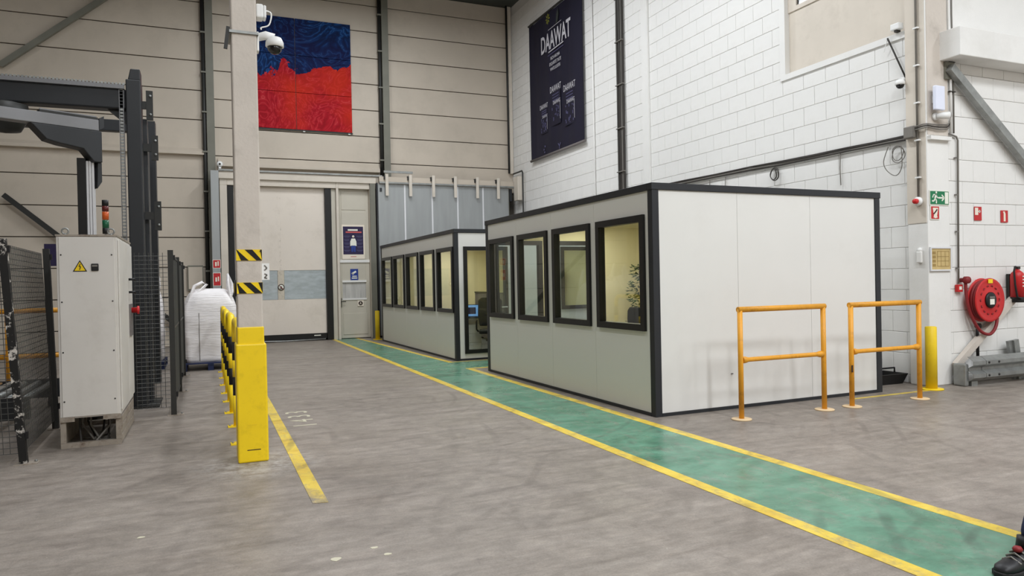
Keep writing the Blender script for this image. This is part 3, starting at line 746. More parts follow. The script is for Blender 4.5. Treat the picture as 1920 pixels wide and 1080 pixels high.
t = thing('shelf_rack', 'open shelf rack with boards against the wall of the five-window cabin', 'shelf', at2(3.1, 2.3))
for sx in (-.18, .18):
    for sy in (-.6, .6): MB().box(sx-.015, sx+.015, sy-.015, sy+.015, 0, 1.75).build('upright', 'steel_grey', t)
for z_ in (.1, .6, 1.1, 1.5): MB().box(-.2, .2, -.62, .62, z_, z_+.025).build('shelf_board', 'desk_white', t)
for k, (y, z_, h_, mt_) in enumerate(((1.9, 1.525, .22, 'cardboard'), (2.25, 1.525, .16, 'hair'), (2.6, 1.525, .2, 'cardboard'), (2.0, 1.125, .24, 'paper'), (2.4, 1.125, .2, 'cardboard'), (2.7, .625, .26, 'paper'))):
    lb = ['brown cardboard box on the top board of the shelf rack at its end', 'dark box between cardboard boxes on top of the shelf rack', 'brown cardboard box on the top board beside the dark box', 'cream storage box on the middle board of the shelf rack', 'brown cardboard box on the middle board of the shelf rack', 'cream storage box on the lower board of the shelf rack'][k]
    t = thing('storage_box', lb, 'box', at2(3.1, y, z_+.03), 0, 'boxes on the shelf rack')
    MB().box(-.14, .14, -.13, .13, 0, h_).build('carton', mt_, t)
    MB().box(-.145, .145, -.135, .135, h_-.04, h_+.004).build('lid', mt_, t)

# ================================================================== RIGHT-HAND THINGS
def tube_rail(label, x0, x1, y):
    t = thing('safety_railing', label, 'railing', ((x0+x1)/2, y, 0)); h_ = (x1-x0)/2
    for s in (-1, 1):
        MB().tube([(s*h_, 0, .012), (s*h_, 0, 1.17)], .028, 14).build('post', 'orange_paint', t)
        MB().lathe([(0, 0), (.105, 0), (.105, .01), (.1, .013), (0, .013)], 28, (s*h_, 0, 0)).build('base_plate', 'plate_pale', t)
    MB().tube([(-h_-.026, 0, 1.165), (h_+.026, 0, 1.165)], .03, 14).build('top_rail', 'orange_paint', t)
    MB().tube([(-h_+.02, 0, .63), (-h_+.06, 0, .63), (-h_+.1, 0, .63), (h_-.1, 0, .63), (h_-.06, 0, .63), (h_-.02, 0, .63)], [.036, .036, .025, .025, .036, .036], 12).build('middle_rail', 'orange_paint', t)
    return t
tube_rail('orange tube railing with round feet standing before the middle of the white cabin front', 5.19, 6.36, 6.07)
r_ = tube_rail('orange tube railing with a dark chip on its post, next to the yellow bollard', 6.77, 7.88, 6.06)
MB().box(-.585, -.565, -.032, -.026, .40, .48).build('paint_chip', 'hair', r_)
def bollard(label, loc, r, h_, plate=True):
    t = thing('bollard', label, 'bollard', loc)
    MB().lathe([(0, .012), (r, .012), (r, h_-.01), (r-.012, h_), (0, h_)], 28).build('tube', 'yellow_worn', t)
    if plate: MB().lathe([(0, 0), (r*2.05, 0), (r*2.05, .012), (r*2, .016), (0, .016)], 32).build('base_plate', 'yellow_paint', t)
    return t
bollard('yellow steel bollard with round base plate at the foot of the white pier', (8.66, 6.49, 0), .069, .82)
bollard('yellow steel bollard between the personnel door and the five-window cabin', (4.33, 19.75, 0), .062, .8)
# toolbox
t = thing('tool_tray', 'open black plastic tray on the floor between white cabin and block wall', 'tray', (8.62, 7.2, 0))
MB().add([(-.2,-.16,0),(.2,-.16,0),(.2,.16,0),(-.2,.16,0),(-.26,-.2,.14),(.26,-.2,.14),(.26,.2,.14),(-.26,.2,.14),(-.23,-.17,.14),(.23,-.17,.14),(.23,.17,.14),(-.23,.17,.14),(-.18,-.14,.02),(.18,-.14,.02),(.18,.14,.02),(-.18,.14,.02)],
   [(3,2,1,0),(0,1,5,4),(1,2,6,5),(2,3,7,6),(3,0,4,7),(4,5,9,8),(5,6,10,9),(6,7,11,10),(7,4,8,11),(8,9,13,12),(9,10,14,13),(10,11,15,14),(11,8,12,15),(12,13,14,15)]).build('tray_body', 'black_plastic', t)
MB().tube([(-.24, 0, .14), (-.24, 0, .2), (.24, 0, .2), (.24, 0, .14)], .012, 8).build('carry_handle', 'black_plastic', t)
# fire hose reel: drum axis points away from the wall
t = thing('fire_hose_reel', 'red fire hose reel with dark hub mounted on the white block wall', 'hose reel', (9.83, YF-.02, 0))
RC = 1.13
MB().lathe([(0, -.17), (.1, -.17), (.11, -.162), (.265, -.162), (.295, -.17), (.3, -.16), (.295, -.15), (.12, -.15)], 48, (0, 0, RC), 'y').build('front_disc', 'red_paint', t)
MB().lathe([(.0, -.04), (.295, -.04), (.3, -.047), (.295, -.055), (.12, -.055)], 48, (0, 0, RC), 'y').build('rear_disc', 'red_paint', t)
for k in range(2):
    rr_ = .265; MB().tube([(rr_*math.cos(a*PI/20), -.083-k*.04, RC+rr_*math.sin(a*PI/20)) for a in range(40)], .02, 8, closed=True).build('hose_coil', 'hose_red', t)
hb = MB().lathe([(0, -.192), (.085, -.192), (.108, -.182), (.108, -.163), (0, -.163)], 28, (0, 0, RC), 'y').build('hub', 'black_plastic', t)
MB().box(-.045, .045, -.197, -.1925, RC-.06, RC+.015).build('hub_label', 'sign_white', hb)
MB().box(-.05, .05, -.197, -.1925, RC+.025, RC+.05).build('hub_label', 'cable_grey', hb)
for k in range(14):
    a = 2*PI*k/14
    MB().tube([(.19*math.cos(a-.09), -.1635, RC+.19*math.sin(a-.09)), (.2*math.cos(a), -.1635, RC+.2*math.sin(a)), (.19*math.cos(a+.09), -.1635, RC+.19*math.sin(a+.09))], .009, 6).build('disc_slot', 'hose_red', t)
MB().box(-.045, .045, -.1755, -.17, RC+.23, RC+.285).build('sticker', 'yellow_paint', t)
MB().box(-.04, .04, -.045, .008, RC-.28, RC+.28).build('wall_bracket', 'red_paint', t)
MB().lathe([(0, -.11), (.045, -.11), (.05, -.09), (.05, -.05), (.03, -.03), (.03, .008), (0, .008)], 14, (-.34, 0, 1.41), 'y').build('stop_valve', 'hose_red', t)
hp = [(-.34, -.06, 1.37), (-.335, -.065, 1.2), (-.30, -.08, 1.0), (-.22, -.1, .82), (-.12, -.12, .70), (0, -.14, .66), (.08, -.15, .70), (.14, -.15, .78), (.18, -.14, .88)]
def smooth(P_, n=4):
    out = []
    for i in range(len(P_)-1):
        p0, p1, p2, p3 = (Vector(P_[max(i-1, 0)]), Vector(P_[i]), Vector(P_[i+1]), Vector(P_[min(i+2, len(P_)-1)]))
        for k in range(n):
            u = k/n; out.append(.5*((2*p1)+(p2-p0)*u+(2*p0-5*p1+4*p2-p3)*u*u+(3*p1-p0-3*p2+p3)*u**3))
    return out+[Vector(P_[-1])]
MB().tube(smooth(hp), .021, 10).build('feed_hose', 'hose_red', t)
MB().tube([(-.1, -.05, .74), (-.1, -.05, .3)], .02, 8).build('drop_pipe', 'dark_rubber', t)
MB().lathe([(0, -.03), (.035, -.03), (.035, .03), (0, .03)], 10, (-.1, -.06, .78), 'y').build('nozzle_clip', 'dark_rubber', t)
# extinguisher
t = thing('fire_extinguisher', 'red fire extinguisher with black foot ring hanging beside the hose reel', 'extinguisher', (10.48, YF-.14, 1.08))
MB().lathe([(0, .0), (.085, .0), (.088, .02), (.088, .07), (.084, .075)], 26).build('foot_ring', 'black_plastic', t)
MB().lathe([(.085, .072), (.085, .36), (.075, .41), (.045, .44), (.03, .45), (.03, .47), (0, .47)], 26).build('cylinder', 'red_paint', t)
MB().box(-.025, .025, -.03, .03, .465, .5).build('valve', 'dark_steel', t)
MB().bar((-.02, 0, .51), (.1, -.02, .545), .02, .012).build('lever', 'aluminium', t)
MB().tube([(-.02, -.02, .485), (-.09, -.03, .5), (-.13, -.04, .44), (-.125, -.05, .25), (-.1, -.06, .08), (-.06, -.085, .05)], .013, 8).build('discharge_hose', 'dark_rubber', t)
for k in range(4): MB().box(-.02, .06-.012*k, -.0885, -.083, .22+.045*k, .235+.045*k).build('label_line', 'sign_white', t)
MB().box(-.04, .04, .083, .126, .05, .4).build('wall_hook', 'dark_steel', t)
# signs; local x to the viewer's right, z up, front towards -y
def plate(name, label, loc, w_, h_, mat, rim=None, rz=0, cat='sign'):
    t = thing(name, label, cat, loc, rz)
    if rim: MB().box(-w_/2-.012, w_/2+.012, .002, .006, -h_/2-.012, h_/2+.012).build('border', rim, t)
    MB().box(-w_/2, w_/2, -.002, .004, -h_/2, h_/2).build('plate', mat, t)
    return t
F0, F1 = -.0045, -.0015
t = plate('exit_sign', 'green emergency exit sign with running figure and arrow', (9.075, 6.643, 2.52), .355, .175, 'green_sign', 'sign_white')
MB().box(.10, .165, F0, F1, -.078, .078).build('door_symbol', 'sign_white', t)
MB().stroke([(-.02, 0), (.06, 0)], .02, F0, F1).stroke([(.04, .04), (.085, 0), (.04, -.04)], .018, F0, F1).build('arrow', 'sign_white', t)
rm = MB().stroke([(-.075, .045), (-.09, -.01)], .03, F0, F1).stroke([(-.09, -.01), (-.065, -.04), (-.068, -.075)], .018, F0, F1)
rm.stroke([(-.09, -.01), (-.115, -.045), (-.15, -.045)], .018, F0, F1).stroke([(-.075, .04), (-.12, .04), (-.14, .0)], .014, F0, F1).stroke([(-.07, .035), (-.045, .0), (-.02, .0)], .014, F0, F1)
rm.lathe([(0, F0), (.016, F0), (.016, F1), (0, F1)], 12, (-.066, 0, .068), 'y'); rm.build('running_figure', 'sign_white', t)
t = plate('alarm_sign', 'red fire sign with slanted bell drawing under the exit sign', (8.985, 6.643, 2.32), .15, .165, 'red_sign', 'sign_white')
MB().prism([(-.05, .065), (.055, .065), (.03, -.045), (.045, -.062), (0, -.075), (-.04, -.062), (-.028, -.045)], F0, F1).build('hand_symbol', 'paper', t)
MB().stroke([(-.035, -.02), (.0, .01), (.035, .045)], .02, F0-.001, F0+.0005).build('flame_symbol', 'hair', t)
t = plate('hose_sign', 'red fire hose sign with pale square above the hose reel', (9.86, YF-.015, 2.325), .15, .19, 'red_sign')
MB().box(-.065, .0, F0, F1, -.02, .08).build('hose_symbol', 'paper', t)
MB().stroke([(.0, .03), (.05, .03)], .015, F0, F1).stroke([(.03, .05), (.03, .01)], .015, F0, F1).build('nozzle_symbol', 'sign_white', t)
t = plate('extinguisher_sign', 'red fire extinguisher sign above the extinguisher', (10.42, YF-.015, 2.295), .15, .17, 'red_sign')
MB().prism([(-.02, -.07), (.02, -.07), (.02, .04), (.008, .055), (.008, .07), (-.03, .07), (-.03, .055), (-.02, .04)], F0, F1).build('bottle_symbol', 'paper', t)
# notice board
t = thing('notice_board', 'tan floor plan board in an aluminium frame on the white pier', 'board', (9.075, 6.64, 1.70))
holed(MB(), 'y', -.205, .205, -.16, .16, -.012, .008, [(-.185, .185, -.14, .14)]).build('frame', 'aluminium', t)
MB().box(-.185, .185, -.002, .006, -.14, .14).build('board', 'board_tan', t)
ln = MB()
for k in range(4): ln.box(-.16, -.1, -.004, -.0015, -.1+k*.055, -.065+k*.055)
for z_ in (-.1, -.03, .03, .1): ln.box(-.07, .16, -.004, -.0015, z_, z_+.006)
for x in (-.07, .0, .08, .155): ln.box(x, x+.006, -.004, -.0015, -.1, .105)
ln.build('plan_drawing', 'board_line', t)
# siren and white device on pier face (towards -x)
t = thing('alarm_siren', 'red alarm beacon on a white round base on the beige pier face', 'siren', (8.850, 6.77, 2.48), -PI/2)
MB().lathe([(0, .0), (.06, .0), (.06, -.035), (.045, -.05), (0, -.05)], 22, (0, 0, 0), 'y').build('base', 'white_plastic', t)
MB().lathe([(.035, -.045), (.035, -.085), (.028, -.1), (0, -.104)], 20, (0, 0, 0), 'y').build('beacon', 'red_paint', t)
t = thing('door_chime', 'small white paint-covered bell box on the pier below the alarm beacon', 'bell', (8.858, 6.77, 1.74), -PI/2)
MB().box(-.04, .04, -.04, 0, -.09, .07).build('box', 'white_paint', t, bevel=.015)
MB().lathe([(0, 0), (.04, 0), (.035, -.03), (0, -.035)], 14, (0, 0, .08), 'y').build('dome', 'white_paint', t)
# conduits
t = thing('conduit_pipe', 'grey conduit clipped down the beige face of the pier to the siren', 'pipe', (8.83, 6.765, 2.54))
MB().tube([(0, 0, 0), (0, 0, 7.4)], .014, 8).build('pipe', 'cable_grey', t)
for k in range(8): MB().box(-.02, .02, -.035, .035, .25+k*.5, .27+k*.5).build('pipe_clip', 'white_plastic', t)
t = thing('conduit_pipe', 'thin dark conduit bent from the pier down to the red call point', 'pipe', (9.42, YF-.03, 1.36))
MB().tube([(0, 0, 0), (.03, 0, 1.95), (.0, 0, 2.0), (-.15, 0, 2.03)], .012, 8).build('pipe', 'cable_grey', t)
for k in range(4): MB().box(-.03, -.01, -.015, .02, .2+k*.5, .22+k*.5).build('pipe_clip', 'cable_grey', t)
t = thing('call_point', 'red fire call point box under the thin conduit on the block wall', 'call point', (9.42, YF-.012, 1.3), 0)
MB().box(-.05, .05, -.045, .0, -.05, .05).build('box', 'red_paint', t, bevel=.006)
MB().box(-.025, .025, -.048, -.044, -.02, .025).build('glass_window', 'sign_white', t)
# white pipes at pier corner
for k, (dx, mt_) in enumerate(((9.302, 'white_paint'), (9.36, 'cable_grey'))):
    t = thing('riser_pipe', ['white riser pipe beside the pier under the roof beam end', 'grey cable riser in the corner behind the white riser pipe'][k], 'pipe', (dx, 6.632, 3.4))
    MB().tube([(0, 0, 0), (.01, 0, .8), (-.01, 0, 1.6), (0, 0, 3.0), (0, 0, 6.6)], .016-.005*k, 8).build('pipe', mt_, t)
    for z_ in (.55, .95, 1.9): MB().box(-.025, .025, -.02, .02, z_, z_+.015).build('cable_tie', 'cable_dark', t)
# access point, cameras
t = thing('access_point', 'flat white wireless antenna box high on the pier', 'antenna', (8.985, 6.56, 3.83))
MB().box(-.09, .09, -.02, .03, -.16, .16).build('housing', 'lilac_plastic', t, bevel=.012)
MB().box(-.03, .03, .03, .086, -.05, .05).build('bracket', 'white_plastic', t)
t = thing('bullet_camera', 'white bullet camera under the antenna box on the pier', 'camera', (9.05, 6.645, 3.60))
MB().lathe([(0, 0), (.05, 0), (.05, -.03), (0, -.03)], 16, (-.05, 0, 0), 'y').build('mount', 'white_plastic', t)
MB().tube([(-.05, -.03, 0), (.0, -.08, .0), (.07, -.13, .0)], [.03, .045, .05], 14).build('body', 'white_plastic', t)
MB().tube([(.071, -.131, 0), (.078, -.137, 0)], .04, 14).build('lens', 'lens', t)
def dome_camera(label, loc, rz, s=1.0):
    t = thing('dome_camera', label, 'camera', loc, rz)
    MB().box(-.05*s, .05*s, -.02*s, 0, -.09*s, .09*s).build('wall_plate', 'white_plastic', t, bevel=.008)
    MB().tube([(0, -.01*s, .05*s), (0, -.08*s, .075*s), (0, -.15*s, .05*s)], [.035*s, .04*s, .05*s], 14).build('arm', 'white_plastic', t)
    MB().lathe([(.0, .07*s), (.06*s, .06*s), (.08*s, .02*s), (.082*s, -.02*s), (.07*s, -.025*s)], 20, (0, -.16*s, 0)).build('shell', 'white_plastic', t)
    MB().lathe([(.068*s, -.02*s), (.06*s, -.055*s), (.035*s, -.082*s), (0, -.09*s)], 18, (0, -.16*s, 0)).build('dome', 'lens', t)
    return t
dome_camera('small white dome camera on the block wall beside the beige pier', (XW-.01, 7.0, 4.12), -PI/2, .8)
t = thing('support_rod', 'thin dark rod slanting down to the small dome camera on the block wall', 'rod', (XW-.05, 6.98, 4.2))
MB().tube([(0, 0, 0), (-.02, .26, .62)], .012, 8).build('rod', 'cable_dark', t)
MB().tube([(-.02, .26, .62), (.0, .34, .45)], .006, 6).build('wire', 'white_plastic', t)
t = thing('floodlight', 'small white projector box on the ledge of the upper window recess', 'lamp', (XW-.03, 7.1, 4.86), -PI/2)
MB().box(-.07, .07, -.08, .02, .03, .12).build('housing', 'white_plastic', t, bevel=.015)
MB().box(-.02, .02, -.06, .02, 0, .05).build('bracket', 'cable_dark', t)
# cable bundle with coils
t = thing('cable_bundle', 'dark bundle of cables running along the block wall to the grey junction box', 'cables', (XW-.045, 7.0, 3.36))
for k in range(4):
    MB().tube([(random.uniform(-.01, .01), y, .02+.0165*(y)*.9+(-.03+.02*k)+random.uniform(-.008, .008)) for y in [0, .5, 1.0, 1.6, 2.3, 3.1, 4.0, 5.0, 6.2]], .012, 6).build('cable', ['cable_dark', 'cable_grey', 'cable_dark', 'cable_dark'][k], t)
def coil(label, y, z, r, n, mt_):
    t = thing('cable_coil', label, 'cable coil', (XW-.05, y, z))
    for k in range(n):
        ph = random.uniform(0, 6); MB().tube([(-.012*k, r*.2*math.sin(ph)+r*(1-.12*k+.08*math.sin(ph+3*a))*math.cos(a), r*.15*math.cos(ph)+r*(1.1-.08*k)*math.sin(a)) for a in [2*PI*i/28 for i in range(28)]], .006, 6, closed=True).build('loop', mt_, t)
coil('dark coil of spare cable hanging under the wall cable bundle midway', 9.46, 3.25, .1, 4, 'cable_dark')
coil('pale loose coil of cable hanging beside the beige pier', 7.13, 3.18, .1, 2, 'cable_grey')
t = thing('drooping_cable', 'thin grey cable drooping in a long loop next to the pale coil', 'cable', (XW-.09, 7.1, 3.3))
MB().tube(smooth([(0, .14, 0), (0, .22, -.2), (0, .16, -.34), (0, .02, -.42), (0, -.07, -.3), (0, -.06, -.02)]), .006, 6).build('cable', 'cable_grey', t)
for k, (y, ln_) in enumerate(((8.12, .5), (10.75, .3), (11.2, .28))):
    t = thing('drop_cable', ['short cable drop leaving the bundle near the pier', 'short cable drop leaving the bundle near the dark coil', 'short cable drop farthest from the pier along the bundle'][k], 'cable', (XW-.035, y, 3.38))
    MB().tube([(0, 0, 0), (0, .01, -ln_*.5), (0, 0, -ln_)], .008, 6).build('cable', 'cable_grey', t)
t = thing('junction_box', 'grey junction box on the pier where the cable bundle ends', 'junction box', (8.85, 6.86, 3.42), -PI/2)
MB().box(-.08, .08, -.07, 0, -.08, .08).build('box', 'cable_grey', t, bevel=.01)
MB().box(-.07, .07, -.078, -.07, -.07, .07).build('lid', 'cable_grey', t, bevel=.004)
t = thing('cable_bundle', 'loose grey cables wrapped around the pier beside the bullet camera', 'cables', (8.85, 6.65, 3.42))
for k in range(3):
    MB().tube([(-.055, .12, .02+.02*k), (-.055, .0, .02+.025*k), (-.02, -.035, .03+.02*k), (.2, -.035, .01+.03*k), (.36, -.035, .02+.03*k), (.40, -.035, .05+.03*k), (.41, -.03, .1+.02*k)], .009, 6).build('cable', 'cable_grey' if k != 1 else 'cable_dark', t)
# dark conduit bundle up the wall
t = thing('cable_riser', 'thick dark riser of bundled cables on the block wall beside the banner', 'cables', (XW-.05, 14.3, 0))
for k in range(5):
    MB().tube([(-.01+.015*(k % 2), -.11+.055*k+random.uniform(-.008, .008), z_) for z_ in (0.02, 2, 4, 5, 6, 7, 8, 9, 10)], .03, 8).build('cable', 'cable_dark' if k != 1 else 'cable_grey', t)
for z_ in range(1, 10): MB().box(-.06, .0, -.15, .15, z_, z_+.02).build('cable_tie', 'cable_grey', t)
# crash barrier offcuts
t = thing('crash_barrier_beam', 'long galvanised W-beam crash barrier lying on the floor along the hose wall', 'barrier', (9.27, YF-.24, 0))
prof = [(0, .06), (-.03, .075), (-.085, .115), (-.085, .165), (-.02, .205), (-.02, .245), (-.085, .285), (-.085, .335), (-.03, .375), (0, .39)]
MB().prism([(a, b_) for a, b_ in prof]+[(a+.006, b_) for a, b_ in reversed(prof)], 0, 3.2, 'yz').build('beam', 'galvanized', t)
MB().prism([(a-.006, b_) for a, b_ in prof]+[(a-.001, b_) for a, b_ in reversed(prof)], .25, 3.2, 'yz').build('overlap_sheet', 'galvanized', t)
for x in (.3, .5):
    for z_ in (.14, .31): MB().lathe([(0, -.1), (.014, -.1), (.016, -.09), (0, -.09)], 8, (x, 0, z_), 'y').build('bolt', 'dark_steel', t)
for x in (.05, 1.6, 2.9): MB().box(x, x+.12, -.02, .17, 0, .065).build('support_block', 'galvanized', t)
MB().box(-.06, .02, -.01, .16, 0, .3).build('end_post', 'galvanized', t, bevel=.02)
t = thing('barrier_offcut', 'short tilted galvanised barrier offcut leaning behind the long beam', 'barrier', (10.46, YF-.13, 0))
MB().prism([(-.05, 0), (.16, 0), (.05, .56), (-.17, .54)], .0, .04).build('plate', 'galvanized', t)
MB().prism([(.0, 0), (.05, 0), (-.05, .55), (-.1, .55)], -.03, .0).build('rib', 'galvanized', t)
# banner on the block wall, facing -x
t = thing('banner', 'tall dark navy hanging banner with white DAAWAT lettering on the block wall', 'banner', (XW-.085, 17.605, 5.0), -PI/2)
W2, HB = 1.595, 3.98
def fold(x): return .012*math.sin(x*4.1)+.008*math.sin(x*9+1)
bn = MB(); nx = 48
vs = []; fs = []
for i in range(nx+1):
    x = -W2+2*W2*i/nx
    for j in range(9):
        z_ = .06+(HB-.1)*j/8; vs.append((x, fold(x)*(1-.35*(j in (0, 8))), z_))
n0 = len(vs); vs += [(x, y+.004, z_) for x, y, z_ in vs]
for i in range(nx):
    for j in range(8):
        a = i*9+j; fs.append((a, a+9, a+10, a+1)); fs.append((a+1+n0, a+10+n0, a+9+n0, a+n0))
bn.add(vs, fs, True); bn.build('cloth', 'banner_cloth', t)
MB().tube([(-W2-.04, 0, .04), (W2+.04, 0, .04)], .035, 12).build('bottom_bar', 'partition_grey', t)
MB().tube([(-W2-.04, 0, HB), (W2+.04, 0, HB)], .03, 12).build('top_bar', 'dark_steel', t)
for x in (-W2+.1, W2-.1): MB().box(x-.02, x+.02, 0, .075, HB-.03, HB+.05).build('wall_hook', 'dark_steel', t)
FY = -.026
text('DAAWAT', .66, (.12, FY, 3.1), 'banner_print', t, rot=(PI/2, 0, 0), sx=.62, bold=.012)
MB().stroke([(-.3, 3.44), (.5, 3.46)], .014, FY, FY+.002).stroke([(-.3, 2.83), (.6, 2.86)], .03, FY, FY+.002).build('print_rule', 'banner_print', t)
MB().stroke([(-.35, 2.74), (.6, 2.77)], .016, FY, FY+.002).build('print_rule', 'banner_dim', t)
for k, s_ in enumerate(('RICH AROMA', 'EXQUISITE TASTE', 'WHITE LUSTER')):
    text(s_, .125, (.1, FY, 2.62-.15*k), 'banner_print', t, 'lettering', sx=.72)
for (x, z_, s_) in ((-.66, 1.12, .72), (.08, 1.36, .95), (.88, 1.2, .95)):
    MB().box(x-.3*s_, x+.3*s_, FY+.004, FY+.007, z_-.62*s_, z_+.35*s_).build('printed_bag', 'banner_cloth', t)
    text('DAAWAT', .26*s_, (x, FY, z_+.42*s_), 'banner_print', t, 'lettering', sx=.62)
    text('DAAWAT', .15*s_, (x+.06, FY, z_+.02), 'banner_print', t, 'lettering', sx=.7)
    pr = MB()
    for q in range(3): pr.stroke([(x-.2*s_, z_+(.25-.08*q)*s_), (x+.2*s_, z_+(.26-.08*q)*s_)], .02, FY, FY+.002)
    pr.build('print_rule', 'banner_dim', t)
    pr = MB()
    for q in range(16): a = random.uniform(-.25, .25)*s_; b2 = random.uniform(-.58, -.1)*s_; pr.box(x+a-.016, x+a+.016, FY, FY+.002, z_+b2, z_+b2+random.uniform(.02, .09))
    pr.build('grain_print', 'banner_dim', t)
    MB().box(x+.27*s_, x+.285*s_, FY, FY+.002, z_-.5*s_, z_+.02).build('bag_edge_print', 'banner_print', t)
fl = MB()
for k in range(8):
    a = 2*PI*k/8; fl.prism([(-.31+.02*math.cos(a), 3.76+.02*math.sin(a)), (-.31+.1*math.cos(a-.18), 3.76+.12*math.sin(a-.18)), (-.31+.13*math.cos(a), 3.76+.16*math.sin(a)), (-.31+.1*math.cos(a+.18), 3.76+.12*math.sin(a+.18))], FY, FY+.002)
fl.build('flower_print', 'flower_yellow', t)
MB().prism([(.17, 3.45), (.29, 3.5), (.35, 3.68), (.32, 3.85), (.21, 3.7)], FY, FY+.002).build('leaf_print', 'leaf_print', t)
for x, z_ in ((-.7, .22), (-.63, .3), (-.66, .14)): MB().lathe([(0, FY), (.03, FY), (.03, FY+.002), (0, FY+.002)], 10, (x, 0, z_), 'y').build('logo_dot', 'banner_dim', t)
MB().stroke([(.18, .24), (.26, .16), (.33, .24)], .03, FY, FY+.002).stroke([(.26, .16), (.26, .08)], .03, FY, FY+.002).build('emblem', 'banner_dim', t)

# ================================================================== BACK WALL THINGS
t = thing('wall_artwork', 'large marbled blue and red artwork of six boards on the beige wall', 'artwork', (2.41, YB-.03, 5.87))
for i in range(2):
    for j in range(3):
        MB().box(-1.54+1.54*i+.006, 1.54*i-.006, -.03, .02, 1.03*j+.006, 1.03*(j+1)-.006).build('art_board', 'marbled_art', t, bevel=.004)
for x in (-1.3, .2, 1.45): MB().box(x-.03, x+.03, -.03, .026, -.05, .0).build('support_clip', 'white_plastic', t)
MB().box(-1.54, 1.55, -.03, .02, -.03, -.002).build('bottom_rail', 'dark_steel', t)
# printed poster on the personnel door
t = thing('safety_poster', 'purple safety poster with a standing figure on the personnel door', 'poster', (3.88, YD-.005, 2.745))
MB().box(-.32, .32, .004, .01, -.48, .49).build('paper', 'paper', t)
MB().box(-.285, .285, .0, .0045, -.35, .44).build('print_ground', 'poster_navy', t)
MB().box(-.15, .13, -.003, .0005, .32, .365).build('title_line', 'sign_white', t)
MB().box(-.21, .24, -.003, .0005, .26, .30).build('title_line', 'poster_red', t)
pl = MB()
for k in range(5):
    pl.box(-.265, -.09-.02*(k % 2), -.003, .0005, .16-.1*k, .175-.1*k); pl.box(.09+.02*(k % 2), .265, -.003, .0005, .16-.1*k, .175-.1*k)
    pl.box(-.24, -.12, -.003, .0005, .13-.1*k, .14-.1*k); pl.box(.12, .24, -.003, .0005, .13-.1*k, .14-.1*k)
pl.build('caption_line', 'banner_dim', t)
MB().prism([(-.05, .1), (.05, .1), (.085, .02), (.09, -.11), (.06, -.11), (.055, -.1), (-.055, -.1), (-.06, -.11), (-.09, -.11), (-.085, .02)], -.003, .0005).build('figure_shirt', 'sign_white', t)
MB().lathe([(0, -.003), (.035, -.003), (.035, .0005), (0, .0005)], 14, (0, 0, .155), 'y').build('figure_head', 'paper', t)
MB().prism([(-.065, -.105), (.065, -.105), (.06, -.28), (.012, -.28), (0, -.15), (-.012, -.28), (-.06, -.28)], -.004, .0003).build('figure_trousers', 'blue_sign', t)
MB().box(-.08, .08, .0, .0045, -.42, -.405).build('footer_line', 'poster_red', t)
t = plate('camera_sign', 'blue camera surveillance sign on the personnel door', (3.89, YD+.003, 1.82), .22, .32, 'blue_sign')
MB().stroke([(-.07, .02), (.05, .09)], .05, -.006, -.0015).stroke([(-.02, .0), (-.06, .04)], .02, -.006, -.0015).build('camera_symbol', 'sign_white', t)
MB().box(-.06, .07, -.006, -.0015, -.06, -.035).box(-.075, .08, -.006, -.0015, -.115, -.085).build('caption_line', 'sign_white', t)
t = plate('round_sticker', 'pale square sticker with a round dark emblem beside the door handle', (4.05, YD+.0, 1.0), .17, .16, 'paper')
MB().lathe([(0, -.006), (.06, -.006), (.06, -.0015), (0, -.0015)], 20, (0, 0, 0), 'y').build('emblem', 'hair', t)
MB().stroke([(-.02, -.03), (0, .03), (.02, -.03)], .012, -.008, -.0055).build('emblem_mark', 'paper', t)
t = thing('no_entry_sign', 'round white no-pedestrians sign with dark ring on the roller door', 'sign', (1.89, YD-.012, 1.50))
MB().lathe([(0, -.004), (.085, -.004), (.085, .004), (0, .004)], 24, (0, 0, 0), 'y').build('disc', 'sign_white', t)
MB().tube([(.078*math.cos(a*PI/12), -.004, .078*math.sin(a*PI/12)) for a in range(24)], .01, 6, closed=True).build('ring', 'hair', t)
MB().stroke([(0, .03), (0, -.01), (-.025, -.05)], .018, -.008, -.003).stroke([(0, -.01), (.025, -.05)], .016, -.008, -.003).stroke([(-.03, .0), (.03, .015)], .012, -.008, -.003).build('walker_symbol', 'black_paint', t)
MB().stroke([(-.055, .055), (.055, -.055)], .014, -.01, -.007).build('slash', 'hose_red', t)
for k, (z0, h_, lb) in enumerate(((2.14, .2, 'red extinguisher sign on the grey sheet post by the big white bag'), (1.74, .32, 'taller red fire sign lower on the grey sheet post behind the bag loops'))):
    t = plate('fire_sign', lb, (.265, YD-.425, z0), .17, h_, 'red_sign', 'sign_white')
    MB().box(-.04, .0, F0, F1, -.06, .05).box(.02, .05, F0, F1, -.05, .07).build('fire_symbol', 'paper', t)

